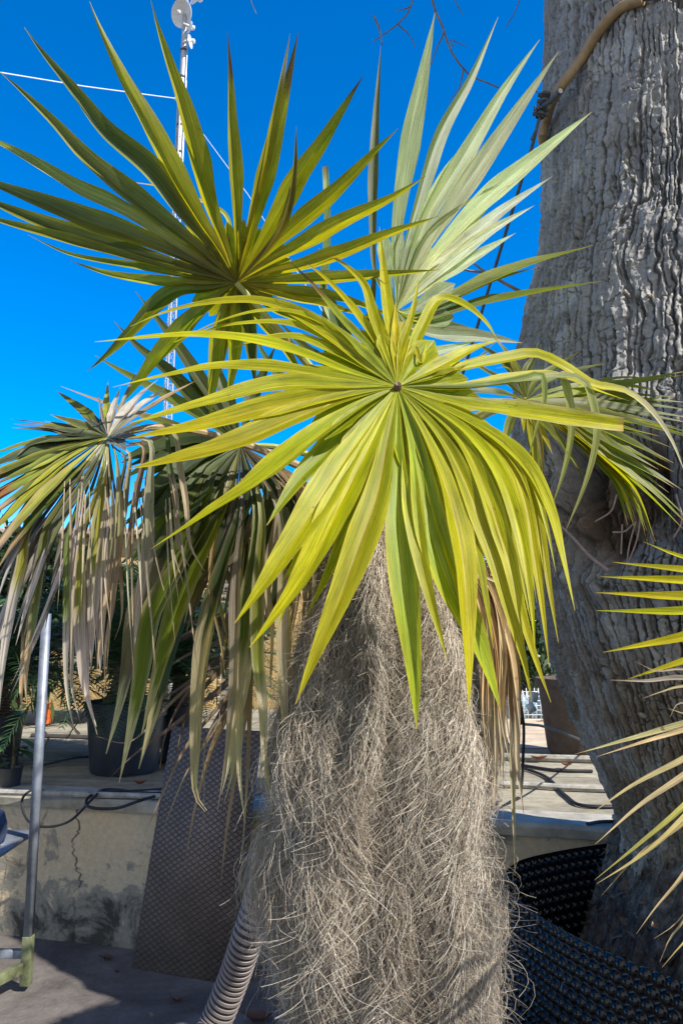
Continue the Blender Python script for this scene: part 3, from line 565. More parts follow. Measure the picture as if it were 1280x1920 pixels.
for k in range(26):                                              # frayed fibres between the hanging strips
    x0_ = rb.uniform(120, 330); y0_ = 885+70*rb.random(); y1_ = y0_+rb.uniform(150, 400); dx_ = 18*rb.normal()-(200-x0_)*.25
    F5.append((f'{x0_:.0f},{y0_:.0f} {x0_+dx_*.5+4*rb.normal():.0f},{(y0_+y1_)/2:.0f} {x0_+dx_:.0f},{y1_:.0f}', rb.uniform(3, 6), dict(free=1, c=[(.34, .28, .19), (.22, .18, .12), (.45, .38, .28)][k % 3], ts=.4, dry=.3, tc=(.42, .32, .2), n=18)))
f5 = frond(palm, 'dying ragged fan leaf with split grey and tan strips hanging down', F5, (203, 819), 1.42, (-.15, -.62, .75), DG, M_DRY, CROWN, L=.16, fold=.3, rib=.35, seed=6, jit=.15)
h = P(203, 819, 1.43); petiole(f5, [h, P(300, 800, 1.5), P(450, 830, 1.62), CROWN+np.array([-.05, -.03, -.1])], .006, .011, M_PETD)

# dark hanging frond between
DK = (.075, .10, .03)
F6 = [("383,724 330,645 295,598 254,546", 24, dict(c=(.1, .12, .03))), ("364,750 328,708 259,650 214,602", 26, dict(c=(.1, .12, .03))), ("340,760 278,724 236,701 178,666", 24, dict(c=(.16, .18, .03))), ("300,790 200,757 114,724", 16, dict(c=(.2, .2, .04), dry=.5, tc=(.5, .34, .2))), ("400,760 360,700 340,650", 26), ("430,760 410,700 405,640", 26), ("470,760 500,690 520,640", 26), ("500,780 560,720 600,690", 22), ("410,770 370,730 320,700", 20, dict(c=(.25, .26, .04)))]
F6 += [(s, w, dict(c=c)) for s, w, c in [("360,825 290,840 225,858", 30, DK), ("360,840 290,870 225,900", 34, DK), ("370,860 300,910 230,950", 34, DK), ("380,870 320,940 250,1000", 36, (.06, .085, .03)), ("390,890 340,970 270,1060", 36, (.10, .13, .03)), ("400,880 360,980 300,1080", 36, (.14, .18, .03)), ("410,900 380,1000 330,1100", 38, (.06, .08, .03))]]
F6 += [(s, w, dict(c=c, dry=d, tc=tc, m=mm, ts=.45, p=p, hang=.25)) for s, w, c, d, tc, mm, p in [
 ("420,920 385,980 345,1045 312,1105 282,1170 264,1279 244,1377 224,1467", 42, (.15, .19, .015), .22, (.56, .46, .3), (.5, .42, .25), 1.3), ("425,930 395,1000 360,1070 335,1130 314,1197 292,1279 266,1376", 40, (.15, .19, .012), .20, (.5, .4, .24), (.4, .32, .15), 1.5), ("455,930 437,1000 400,1120 379,1213 368,1312 363,1403 366,1495 385,1522", 28, (.06, .09, .03), .55, (.46, .38, .25), (.3, .26, .15), 1.2), ("430,950 404,1033 370,1090 346,1168", 28, (.14, .17, .07), .05, TAN, None, 1.3),
 ("455,950 450,1016 443,1098 440,1197 437,1290 430,1361 424,1420 408,1522", 20, (.18, .15, .11), .75, (.34, .28, .22), None, 1.1), ("480,950 478,1040 460,1150 453,1262 437,1361 428,1440 415,1490", 26, (.10, .15, .02), .45, (.55, .47, .34), (.45, .4, .25), 1.3), ("490,950 487,1060 483,1140 483,1230 493,1328 496,1420 511,1512", 25, (.2, .23, .03), .4, (.56, .48, .34), (.52, .44, .32), 1.5), ("520,950 530,1060 529,1148 528,1230 532,1295 539,1420 555,1532", 20, (.30, .25, .13), .65, (.56, .46, .32), None, 1.4), ("560,950 565,1060 556,1140 541,1216", 12, (.3, .22, .13), .6, TAN, None, 1.3),
 ("540,930 535,1000 520,1100 500,1180", 30, (.05, .07, .025), .1, TAN, None, 1.4), ("510,930 500,1000 470,1100 455,1160", 32, (.05, .07, .025), .1, TAN, None, 1.4), ("470,920 430,1000 410,1080 400,1150", 34, (.05, .075, .03), .1, TAN, None, 1.4), ("570,930 590,1000 575,1100 565,1180", 20, (.22, .15, .09), .8, (.36, .26, .16), None, 1.3), ("590,930 610,1000 600,1090 580,1150", 16, (.36, .27, .16), .8, (.42, .32, .2), None, 1.3), ("550,920 560,1000 548,1090 535,1150", 18, (.36, .27, .17), .8, (.5, .4, .28), None, 1.3), ("525,920 515,1000 500,1080 510,1180 505,1290", 15, (.3, .22, .14), .8, (.46, .36, .26), None, 1.3), ("580,950 590,1080 580,1180 560,1290", 9, (.4, .3, .18), .8, (.46, .35, .22), None, 1.3),
 ("440,940 420,1060 440,1110 425,1180 445,1240", 14, (.12, .1, .085), .9, (.16, .13, .11), None, 1.2), ("480,930 465,1000 420,1060 360,1010", 16, (.2, .17, .14), .9, (.2, .17, .14), None, 1.2), ("500,900 440,930 380,1000 345,1040", 30, (.22, .18, .14), .9, (.24, .2, .16), None, 1.4), ("405,1000 395,1100 415,1210 425,1290", 8, (.3, .2, .09), .9, (.42, .3, .15), None, 1.3)]]
F6 = [(e[0], e[1]*(1.35 if 8 < i < 16 else 1.1), e[2] if len(e) > 2 else {}) for i, e in enumerate(F6)]
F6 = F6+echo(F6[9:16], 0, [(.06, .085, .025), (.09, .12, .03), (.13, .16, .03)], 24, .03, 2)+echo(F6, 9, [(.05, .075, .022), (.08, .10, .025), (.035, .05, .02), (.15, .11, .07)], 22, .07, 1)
f6 = frond(palm, 'dark green drooping fan leaf with long tan-edged tips over the wall', F6, (452, 835), 1.82, (-.1, -.75, .65), DK, M_LEAFU, CROWN, L=.12, fold=.4, rib=.35, seed=8)
h = P(452, 835, 1.82); petiole(f6, [h, P(530, 840, 1.83), P(640, 880, 1.83), CROWN+np.array([-.05, 0, -.12])], .006, .011)
# dead leaf with thin brown leaflets
BR = (.16, .115, .085)
F6d = [(s, w, dict(c=c, free=0, ts=.3, p=1.1)) for s, w, c in [("440,1152 340,1200 238,1245", 10, BR), ("430,1160 350,1190 280,1240 200,1290", 8, BR), ("450,1205 340,1290 238,1347", 12, BR), ("440,1210 330,1310 240,1392 180,1380", 9, (.3, .24, .17)), ("450,1255 340,1350 244,1422 200,1465", 12, BR), ("455,1270 420,1330 371,1420 345,1520", 14, (.12, .09, .075)), ("460,1270 400,1400 370,1500 345,1625", 13, (.3, .22, .12)), ("470,1280 450,1400 425,1560 413,1665", 12, (.3, .23, .13)), ("472,1280 465,1450 455,1600 451,1692", 9, (.36, .28, .15)), ("455,1265 350,1400 300,1500 270,1570", 9, (.3, .23, .14)), ("465,1270 350,1450 320,1520 297,1580", 8, (.36, .28, .17)), ("450,1230 360,1290 310,1380 300,1440", 8, BR), ("470,1280 390,1380 383,1500 380,1580", 5, (.3, .25, .18)), ("440,1170 330,1170 240,1215", 7, BR), ("445,1190 350,1230 260,1290", 10, BR), ("450,1220 360,1320 330,1420 322,1460", 10, BR)]]
for k in range(46):                                              # loose dry strands hanging round the crown
    x0_ = rb.uniform(415, 650); y0_ = 900+60*rb.random(); dx_ = -40*rb.random()-(620-x0_)*.12+12*rb.normal(); y1_ = y0_+rb.uniform(120, 480)*(1 if x0_ < 560 else .6)
    F6d.append((f'{x0_:.0f},{y0_:.0f} {x0_+dx_*.3+6*rb.normal():.0f},{y0_+(y1_-y0_)*.35:.0f} {x0_+dx_*.7+8*rb.normal():.0f},{y0_+(y1_-y0_)*.7:.0f} {x0_+dx_+9*rb.normal():.0f},{y1_:.0f}', rb.uniform(4, 9), dict(free=1, c=[(.30, .21, .12), (.42, .33, .2), (.18, .13, .08), (.36, .28, .12)][k % 4], ts=.4, p=1.3, dry=.3, tc=(.46, .37, .25), dy=-.06-.1*rb.random(), n=20)))
f6d = frond(palm, 'withered brown fan leaf with thin straggling leaflets', F6d, (480, 1165), 1.95, (-.2, -.8, .5), BR, M_DRY, CROWN, L=.12, fold=.5, rib=.35, seed=9)
h = P(480, 1165, 1.95); petiole(f6d, [h, P(520, 1050, 1.93), P(590, 960, 1.88), CROWN+np.array([-.05, .02, -.2])], .006, .010, M_PETD)
# folded brown leaf right of trunk
BO = (.40, .25, .10)
F7 = []
r7 = np.random.default_rng(5)
for k in range(26):
    a = k/25.; x1 = 880+30*a+4*r7.normal(); x2 = 893+40*a+5*r7.normal(); x3 = 905+62*a+6*r7.normal(); x4 = 905+72*a+9*r7.normal()
    y4 = (1390+80*r7.random()) if r7.random() < .6 else 1440+90*r7.random()
    c = [(.40, .25, .10), (.55, .41, .22), (.28, .16, .07), (.48, .36, .2)][k % 4]
    F7.append((f"{x1:.0f},1070 {x2:.0f},1130 {(x2+x3)/2+8:.0f},1230 {x3:.0f},1330 {x4:.0f},{y4:.0f}", 9+6*r7.random(), dict(c=c, ts=.55, p=1.6, dry=.25, tc=(.42, .35, .24))))
F7 += [("898,1075 930,1150 955,1300 960,1450 963,1560 965,1642", 10, dict(c=(.45, .36, .22), ts=.7)), ("898,1080 935,1180 965,1330 970,1440 982,1532", 12, dict(c=(.4, .32, .2), ts=.7)), ("895,1070 940,1100 960,1150 945,1180", 6, dict(c=(.5, .4, .26))), ("895,1070 930,1080 975,1110", 6, dict(c=(.4, .3, .2))), ("895,1080 885,1100 875,1115", 6, dict(c=(.5, .4, .26))), ("900,1080 925,1120 940,1160 935,1205", 6, dict(c=(.55, .46, .3)))]
f7 = frond(palm, 'folded orange-brown dead leaf hanging down the right of the trunk', F7, (872, 985), 1.72, (.1, -.95, .2), BO, M_DRY, CROWN, L=.06, fold=.7, rib=.35, seed=10)
h = P(872, 985, 1.72); petiole(f7, [h, P(850, 920, 1.74), CROWN+np.array([.06, -.02, -.05])], .006, .010, M_PETD)
# sheath stubs at the crown
m = MB()
for k in range(14):
    a = k*2.4; q = CROWN+np.array([.09*math.cos(a), .09*math.sin(a), -.16]); m.tube([q, q+np.array([.03*math.cos(a), .03*math.sin(a), .12]), q+np.array([.07*math.cos(a), .07*math.sin(a), .24])], [.02, .014, .006], 6)
m.build('leaf_base', M_PETD, palm, True)

# ================================================================== second palm at the right edge
fp = thing('fan_palm', 'fan palm reaching in from the right edge with stiff yellow blades and dry straw-coloured ones', 'palm', (1.75, 1.15, 0))
q = spline([(1.75, 1.15, 0), (1.72, 1.2, 1.0), (1.70, 1.25, 2.0)], 24); m = MB(); m.tube(q, np.linspace(.13, .09, 24)*(1+.06*np.sin(np.arange(24)*2.1)), 14); m.build('trunk', M_PETD, fp, True)
YB = (.46, .42, .012)
F8 = [(s, w, dict(c=YB)) for s, w in [("1500,1090 1280,1045 1206,1016", 22), ("1500,1095 1280,1069 1147,1054", 24), ("1500,1102 1280,1089 1124,1081", 26), ("1500,1110 1280,1119 1116,1111", 28), ("1500,1125 1280,1146 1117,1145", 26), ("1500,1150 1280,1195 1130,1223", 30), ("1500,1170 1280,1240 1176,1273", 26), ("1520,1180 1380,1250 1300,1310", 24), ("1560,1060 1480,960 1440,880", 24), ("1600,1060 1570,940 1560,840", 24), ("1700,1050 1710,900", 24), ("1760,1060 1850,920", 24), ("1800,1110 1950,1080", 24), ("1780,1180 1900,1300", 24), ("1700,1200 1720,1380", 24), ("1600,1200 1500,1350", 24)]]
f8 = frond(fp, 'stiff yellow fan leaf with blades pointing left', F8, (1690, 1110), 1.45, (-.25, -.85, .45), YB, M_LEAF, None, L=.15, fold=.55, seed=12, ts=.5, wob=.3, jit=.06, tiplen=.02, tipc=(.35, .2, .08))
petiole(f8, [P(1690, 1110, 1.46), P(1750, 1000, 1.35), (1.70, 1.25, 1.93)])
ST_ = (.46, .36, .19)
F9 = [(s, w, dict(c=c)) for s, w, c in [("1280,1359 1180,1386 1077,1414", 13, (.46, .36, .18)), ("1280,1370 1200,1393 1117,1419", 11, ST_), ("1280,1425 1190,1470 1105,1527", 13, (.5, .4, .2)), ("1280,1457 1200,1510 1115,1583", 14, (.46, .36, .2)), ("1280,1513 1200,1580 1115,1649", 13, (.42, .38, .1)), ("1280,1536 1210,1598 1118,1657", 14, (.46, .42, .16)), ("1285,1540 1200,1600 1126,1680", 9, ST_), ("1280,1641 1230,1700 1192,1751", 13, ST_), ("1285,1720 1255,1760 1236,1804", 13, ST_), ("1290,1755 1265,1785 1240,1814", 14, (.5, .42, .16)), ("1280,1272 1210,1277 1144,1275", 13, (.3, .26, .2)), ("1280,1255 1230,1258 1190,1240", 7, (.4, .34, .24)), ("1280,1287 1240,1297 1205,1309", 9, (.42, .36, .22)), ("1300,1320 1270,1320 1255,1345", 9, (.4, .34, .24)), ("1330,1330 1295,1340 1250,1328", 8, ST_), ("1450,1450 1400,1600 1370,1750", 13, ST_), ("1520,1450 1540,1650", 13, ST_), ("1290,1700 1262,1735 1225,1760", 8, ST_)]]
f9 = frond(fp, 'dry straw-coloured fan leaf with thin drooping blades', F9, (1490, 1308), 1.40, (-.3, -.7, .6), ST_, M_DRY, None, L=.12, fold=.7, seed=13, ts=.45, wob=.5, tipc=(.5, .36, .16))
petiole(f9, [P(1490, 1308, 1.41), P(1640, 1200, 1.33), (1.70, 1.25, 1.90)], mat=M_PETD)

def fan3d(root, hub, nrm, d0, n, L0, seed, label):  # extra out-of-view leaves, added to cast shade on the ground
    r = np.random.default_rng(seed); hub = np.array(hub, float); nrm = np.array(nrm, float); nrm /= np.linalg.norm(nrm); d0 = np.array(d0, float); d0 -= nrm*(d0@nrm); d0 /= np.linalg.norm(d0); s_ = np.cross(nrm, d0)
    V, Q, C_, U = [], [], [], []
    for k in range(n):
        a = (k/(n-1)-.5)*5.2; d = d0*math.cos(a)+s_*math.sin(a); w = np.cross(nrm, d); L1 = L0*(.8+.2*math.cos(a))*(.92+.12*r.random()); c = np.array(YB)*(1+.1*r.normal()); b0 = len(V)
        for t_ in np.linspace(0, 1, 9):
            hw = .024*(t_/.45 if t_ < .45 else 1-((t_-.45)/.55)**1.3)+.001
            for q in (-1, 0, 1): V.append(hub+d*L1*t_+w*hw*q+nrm*abs(q)*hw*.45-np.array([0, 0, .22])*L1*t_**3); C_.append(c); U.append((hw*q+k*.7, t_*.6))
        Q += [[b0+3*i_+a_, b0+3*i_+a_+1, b0+3*i_+a_+4, b0+3*i_+a_+3] for i_ in range(8) for a_ in (0, 1)]
    o = mesh_np('frond', V, Q, M_LEAF, root, True, np.array(C_), np.array(U)); o['label'] = label
    m = MB(); m.tube(spline([hub, (hub+np.array([1.70, 1.25, 1.95]))/2+np.array([0, 0, .05]), (1.70, 1.25, 1.95)], 10), .009, 6); m.build('petiole', M_PET, o, True)
fan3d(fp, (1.50, 1.90, 2.50), (-.3, .2, .9), (-.3, .9, .2), 34, .50, 61, 'added yellow-green fan leaf spreading out of view to shade the ground')
fan3d(fp, (1.98, 2.0, 2.65), (.1, .3, .9), (-.1, .9, .2), 34, .55, 62, 'added yellow-green fan leaf raised out of view to shade the ground')
fan3d(fp, (1.45, 1.55, 2.90), (-.3, .2, .9), (-.6, .7, .3), 34, .50, 63, 'added yellow-green fan leaf arching out of view to shade the ground')
fan3d(fp, (2.15, 1.30, 2.35), (.5, 0, .85), (.9, 0, .2), 34, .55, 64, 'added unseen yellow-green fan leaf turned away')

# ================================================================== the big grey tree
TY = 2.78
ROWS = [(-700, 1022, 1330), (-300, 1020, 1300), (0, 1018, 1290), (200, 1017, 1285), (400, 1013, 1285), (500, 997, 1285), (560, 980, 1285), (650, 968, 1285), (700, 962, 1285), (800, 957, 1285), (900, 957, 1288), (1000, 967, 1292), (1100, 988, 1302), (1200, 1018, 1318), (1300, 1053, 1340), (1400, 1094, 1362), (1500, 1142, 1388), (1580, 1168, 1395), (1640, 1166, 1380), (1690, 1150, 1365), (1740, 1122, 1345), (1800, 1090, 1330), (2100, 1080, 1330)]
tz_, tx_, tr_, ty_ = [], [], [], []
for py, l, c in ROWS:
    yy_ = float(np.interp(py, [1250, 1660], [TY, 3.03])); d = ray(c, py); q = P(c, py, yy_); tz_.append(q[2]); tx_.append(q[0]); ty_.append(yy_); tr_.append((c-l)/F*yy_/d[1]*.965)
tz_, tx_, tr_, ty_ = [np.array(a[::-1]) for a in (tz_, tx_, tr_, ty_)]
def ty(z): return np.interp(z, tz_, ty_)
def trunk_at(z): return np.interp(z, tz_, tx_), np.interp(z, tz_, tr_)
def trunk_hit(px, py):
    d = ray(px, py); s = 2.2/d[1]
    for _ in range(12):
        q = CAM+d*s; x0, r = trunk_at(q[2]); dx = q[0]-x0; y = float(ty(q[2]))-math.sqrt(max(r*r-dx*dx, .0004)); s = y/d[1]
    return CAM+d*s
tree = thing('bottle_tree', 'massive grey bottle-shaped tree trunk with cracked knobbly bark and a rotten hollow', 'tree', (float(tx_[4]), TY, 0))
nr = 1420; zr = np.concatenate([np.linspace(.15, .5, 30), np.linspace(.503, 4.0, nr-70), np.linspace(4.03, 5.6, 40)])
fine = np.linspace(np.pi*.95, np.pi*1.68, 680); coarse = np.linspace(np.pi*1.72, np.pi*2.95, 60)[1:-1]
ths = np.concatenate([fine, coarse]); nt = len(ths)
Zt, TT = np.meshgrid(zr, ths, indexing='ij')
X0, R0 = np.interp(Zt, tz_, tx_), np.interp(Zt, tz_, tr_)
u = TT*.60; v = Zt                                              # metres round and up
wx = u+.030*(fbm(u*9, v*7, 41, 3)-.5)*2+.05*(fbm(u*3, v*1.6, 44, 2)-.5)*2; wy = v+.030*(fbm(u*9, v*7, 43, 3)-.5)*2
sm = lambda e, a, b: np.clip((e-a)/(b-a), 0, 1)**2*(3-2*np.clip((e-a)/(b-a), 0, 1))
rdg = lambda n, w: np.exp(-((n-.5)/w)**2)
def plates(cu, cv, sd):                                            # wavy columns broken by cross cracks: distance to the nearest crack
    jit = lambda i, q: .5*_h(i, q*0+3, sd)
    i = np.floor(cu); f = cu-i; a = f-jit(i, i); col = np.where(a > 0, i, i-1)
    dx = np.minimum(np.abs(a), np.minimum(1+jit(i+1, i)-f, np.abs(f+1-jit(i-1, i))))
    cv = cv+9*_h(col, col*0, sd+5); k = np.floor(cv); g = cv-k; jv = lambda k_: .6*_h(col, k_, sd+9); b = g-jv(k); row = np.where(b > 0, k, k-1)
    dy = np.minimum(np.abs(b), np.minimum(1+jv(k+1)-g, np.abs(g+1-jv(k-1))))
    return dx, dy, _h(col, row, sd+13), _h(col, row, sd+15), f
wq = .013*(fbm(u*40, v*30, 141, 4)-.5)*2; wr = .020*(fbm(u*34, v*40, 143, 3)-.5)*2
wx2 = u+.045*(fbm(u*5, v*2.2, 145, 3)-.5)*2+wq; wy2 = v+.04*(fbm(u*7, v*7, 147, 2)-.5)*2+wr
dx, dy, id1, id2, ff = plates(wx2/.027, wy2/.050, 51)
DX, DY, ID1, ID2, FF = plates(wx2/.085, wy2/.30, 53)
sv = sm(fbm(u*10, v*6, 149, 2), .33, .50); sh = sm(fbm(u*13, v*14, 151, 2), .42, .56); sb = .25+.75*sm(fbm(u*4, v*2.5, 153, 2), .40, .56)
fis = rdg(fbm(wx2*17, wy2*3.2, 45, 4), .030)*sm(fbm(u*6, v*4, 46, 2), .35, .5)
disp = -.019*(1-sm(dx*.027, .0010, .0034))*sv-.012*(1-sm(dy*.050, .0006, .0026))*sh-.030*(1-sm(DX*.085, .002, .0062))*sb-.024*fis
disp += .007*(id1-.5)+.010*(id2-.5)*(ff-.5)*2+.010*(ID1-.5)+.014*(ID2-.5)*(FF-.5)*2+.010*(fbm(u*80, v*60, 59, 4)-.5)+.020*(fbm(u*24, v*14, 63, 4)-.5)+.03*(fbm(u*3, v*2, 61, 3)-.5)
# smoother, stringier bark towards the foot
# rotten hollow
hx = trunk_hit(1130, 930); hth = math.atan2(hx[1]-float(ty(hx[2])), hx[0]-trunk_at(hx[2])[0]) % (2*math.pi); hz = hx[2]
du = (TT-hth)*.62; dv = Zt-hz
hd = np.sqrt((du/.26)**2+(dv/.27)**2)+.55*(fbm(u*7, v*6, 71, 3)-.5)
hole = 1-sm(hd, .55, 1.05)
rot = fbm(u*26, v*8, 73, 4)-.5
disp = disp*(1-.5*hole)+hole*(-.15+.26*rot)+.028*np.exp(-((hd-1.12)/.16)**2)
hz2 = trunk_hit(1150, 1085)[2]; disp -= .05*np.exp(-(dv-(hz2-hz)*.62)**2/.0018-(du/.12)**2)*(.6+.8*(rot+.5))
# knobbly root flare
flare = np.clip((.95-Zt)/.25, 0, 1); disp += flare*(.05*(fbm(u*9, v*9, 81, 4)-.5)+.035*np.maximum(0, np.cos(TT*5+1)))
x = X0+(R0+disp)*np.cos(TT); y = ty(Zt)+(R0+disp)*np.sin(TT)
V = np.stack([x, y, Zt], -1).reshape(-1, 3); i = np.arange(nr*nt).reshape(nr, nt); j = np.roll(i, -1, 1)
Q = np.stack([i[:-1], j[:-1], j[1:], i[1:]], -1).reshape(-1, 4)
g = np.stack([np.full_like(u, .275), np.full_like(u, .266), np.full_like(u, .254)], -1)*(.80+.22*id1+.45*(fbm(u*5, v*4, 91, 4)-.3))[..., None]
low = np.clip((1.62-Zt)/.35, 0, 1)[..., None]; g = g*(1-low)+g*np.array([.92, .78, .60])*low
lich_lit = sm(fbm(u*7, v*6, 93, 4), .56, .68)[..., None]; g = g*(1-.6*lich_lit)+np.array([.47, .46, .43])*.6*lich_lit  # lichen patches, paled further to paint lit-and-shaded contrast into the bark
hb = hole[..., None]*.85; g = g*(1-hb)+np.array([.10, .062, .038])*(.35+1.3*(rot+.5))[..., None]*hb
fl = (np.clip((.92-Zt)/.2, 0, 1)*sm(fbm(u*5, v*5, 95, 3), .44, .6))[..., None]; g = g*(1-.7*fl)+np.array([.55, .53, .48])*.7*fl
t = NT('bark'); a = t.n('Attribute', attribute_name='Col').outputs[0]; o = t.obj()
nb = t.noise(70, 8, .75, o); c = t.mix(a, t.ramp(nb, [(.3, .6), (.7, 1.3)]), .85, 'MULTIPLY')
M_BARK = t.fin(t.pbsdf(c, .85, t.bump(nb, .7, .006), .25))
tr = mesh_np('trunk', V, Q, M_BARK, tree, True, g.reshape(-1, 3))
M_THORN = plain('pale_thorn', (.36, .32, .26), .7, var=.3, scale=60)
r3 = np.random.default_rng(3)
for k in range(48):
    px_, py_ = r3.uniform(1080, 1320), r3.uniform(20, 820) if k < 38 else r3.uniform(1050, 1400)
    q = trunk_hit(px_, py_); x0, _ = trunk_at(q[2]); nr_ = np.array([q[0]-x0, q[1]-float(ty(q[2])), .1]); nr_ /= np.linalg.norm(nr_); nr_ += r3.normal(size=3)*.25
    s = .004+.005*r3.random(); MB().lathe([(s, -.012), (s*.8, s*.5), (s*.45, s*1.4), (s*.08, s*2.1)], q, 7, nr_).build('thorn', M_THORN, tr, True)
# branches: off-frame limb with bare twigs hanging into the frame
M_TWIG = plain('grey_twig', (.17, .155, .14), .8, var=.4, scale=40, bump=.4)
def twigs(paths, Y, r0, lim):
    m = MB(); m.tube(spline(lim, 20), np.linspace(.07, .016, 20), 10)
    for s, r in paths:
        pp = [tuple(map(float, q.split(','))) for q in s.split()]
        q = spline([P(a, b, Y+.05*math.sin(a*.05)) for a, b in pp], 22); q = q+.0012*np.random.default_rng(len(s)).normal(size=q.shape)
        m.tube(q, np.linspace(r, r*.4, 22), 6)
    return m
topx, topr = trunk_at(5.0); tp = np.array([topx-.9*topr, TY, 5.0])
jn = P(760, -160, 3.0)
m = twigs([("760,-160 773,0 745,45 700,77", .0060), ("745,45 770,70 778,92", .0035), ("766,14 740,22", .003), ("700,30 710,48 716,85", .0035), ("716,85 712,60 697,28", .003), ("775,-160 810,0 830,55 850,105 880,140 935,164", .0075), ("850,88 845,75 876,90", .003), ("832,60 815,100 803,132", .004), ("868,132 860,165 842,190", .004), ("845,-160 852,0 868,26", .0045), ("950,-160 972,0 948,52", .005), ("440,-160 470,0 481,26", .004), ("760,-160 600,-200 440,-160", .012), ("760,-160 900,-190 990,-170", .012)], 3.0, .006, [tp, P(1000, -260, 2.9), jn])
m.build('branch', M_TWIG, tree, True)
q0 = trunk_hit(975, 548); m = MB()
for s, r in (("985,552 940,528 910,511 880,508 850,498", .007), ("910,511 893,498 880,488", .005), ("940,528 930,515 915,505", .004)):
    pp = [tuple(map(float, q.split(','))) for q in s.split()]; m.tube(spline([P(a, b, 2.7) for a, b in pp], 14), np.linspace(r, r*.5, 14), 6)
m.build('branch', M_TWIG, tree, True)
M_ROOT = plain('pinkish_shoot', (.34, .24, .21), .6, var=.3, scale=50)
m = MB(); q = [trunk_hit(a, b)+np.array([0, -.03, 0]) for a, b in ((1048, 990), (1068, 1010), (1100, 1045), (1135, 1072))]; m.tube(spline(q, 16), np.linspace(.0035, .006, 16), 6)
for pth in ("1185,980 1172,1030 1168,1075", "1195,960 1188,1010 1170,1060", "1160,985 1158,1040", "1260,930 1270,980 1255,1010", "1110,980 1140,960 1150,930", "1142,1000 1165,998 1180,985"):
    m.tube(spline([trunk_hit(*map(float, s.split(',')))+np.array([0, -.025, 0]) for s in pth.split()], 12), .0028, 5)
m.build('root', M_ROOT, tree, True)

# ---- hose-wrapped guy rope
M_TANH = plain('tan_rubber_hose', (.33, .22, .11), .55, var=.25, scale=30)
M_ROPE = plain('dark_rope', (.085, .09, .10), .7, var=.4, scale=60)
g_ = thing('guy_rope', 'dark knotted guy rope round the big trunk, sleeved in tan hose', 'rope', tuple(trunk_hit(1020, 260)))
hp = [trunk_hit(a, b)+np.array([-.012, -.022, 0]) for a, b in ((1207, 8), (1165, 24), (1128, 62), (1092, 118), (1058, 164), (1034, 205), (1024, 240))]+[P(1016, 255, 2.72), P(1024, 275, 2.95)]
m = MB(); m.tube(spline(hp, 40), .019, 12); m.build('hose_sleeve', M_TANH, g_, True)
m = MB(); m.tube(spline([hp[0], trunk_hit(1240, 2)+np.array([0, -.02, 0]), trunk_hit(1290, -4)+np.array([0, -.02, 0]), trunk_hit(1400, -40)+np.array([0, -.02, 0])], 14), .008, 8)
m.tube(spline([P(1026, 185, 2.60), P(1012, 215, 2.60), P(1004, 250, 2.62), P(975, 345, 2.75), P(895, 610, 3.1), P(800, 930, 3.6), PZ(690, 1440, ZT)], 40), .0065, 8)
m.tube(spline([P(1012, 215, 2.60), P(1006, 240, 2.58), P(996, 262, 2.58)], 10), .006, 6); m.tube(spline([P(1050, 170, 2.45), P(1036, 185, 2.5), P(1018, 200, 2.58)], 10), .009, 8)
m.build('rope', M_ROPE, g_, True)
m = MB()
for a, b, r in ((1022, 180, .02), (1020, 192, .019), (1014, 207, .018), (1012, 216, .017)):
    q = P(a, b, 2.59); m.tube([q+np.array([-.028, 0, .004]), q+np.array([.028, -.006, -.002])], r*.42, 8); m.lathe([(r, -.006), (r*1.15, 0), (r, .006)], q, 12, (.3, .1, 1))
for a, b in ((1006, 172), (1009, 205), (1004, 210)): q = P(a, b, 2.57); m.tube([q, q+np.array([-.004, 0, .024])], .004, 6)
m.build('knot', M_ROPE, g_, True)

# ================================================================== dimpled membrane ring
t = NT('black_hdpe'); o = t.obj(); dn = t.noise(18, 6, .7, o)
c = t.mix((.006, .0065, .008), (.035, .032, .028), t.ramp(dn, [(.6, 0.), (.8, .5)]))
M_HDPE = t.fin(t.pbsdf(c, t.n('MapRange', {'Value': dn, 'To Min': .14, 'To Max': .28}).outputs[0], None, .55))
ZM = .66
key = [np.array([2.22, 3.22, ZM]), np.array([2.42, 2.75, ZM]), np.array([2.25, 2.2, ZM]), np.array([1.75, 1.95, ZM]), PZ(1420, 1886, ZM), PZ(1280, 1842, ZM), PZ(1150, 1793, ZM), PZ(1040, 1738, ZM), PZ(985, 1700, ZM), PZ(948, 1665, ZM), PZ(944, 1640, ZM), PZ(975, 1612, ZM), PZ(1050, 1594, ZM), PZ(1165, 1577, ZM), PZ(1290, 1560, ZM)]
sp = .038; path = spline(key, 1400); L_ = np.linalg.norm(np.diff(path, axis=0), axis=1).sum(); per = 12
ns = int(L_/sp*per); path = spline(key, ns); Tn = np.gradient(path[:, :2], axis=0); Tn /= np.linalg.norm(Tn, axis=1)[:, None]
Nn = np.stack([Tn[:, 1], -Tn[:, 0]], 1)                         # outward?
ctr = np.array([1.45, 2.75]); sgn = np.sign(((path[:, :2]-ctr)*Nn).sum(1).mean()); Nn *= sgn
hs_ = np.linspace(0, ZM, int(ZM/sp*per)); A_, B_ = np.meshgrid(np.arange(ns)/per, (ZM-hs_)/sp, indexing='ij')
row = np.floor(B_); ca = np.floor(A_+.5*(row % 2))-.5*(row % 2)+.5; cb = row+.5
rd = np.hypot((A_-ca), (B_-cb)); bump = .0165*np.sqrt(np.clip(1-(rd/.43)**2, 0, 1)); bump = np.where(B_ < .12, 0, bump)
wav = .012*(fbm(A_*.05, B_*.04, 15, 2)-.5)
V = np.zeros((ns, len(hs_), 3)); V[..., :2] = path[:, None, :2]+Nn[:, None, :]*(bump+wav)[..., None]; V[..., 2] = hs_[None, :]+.012*(vn(A_*.07, 0*A_, 16)-.5)
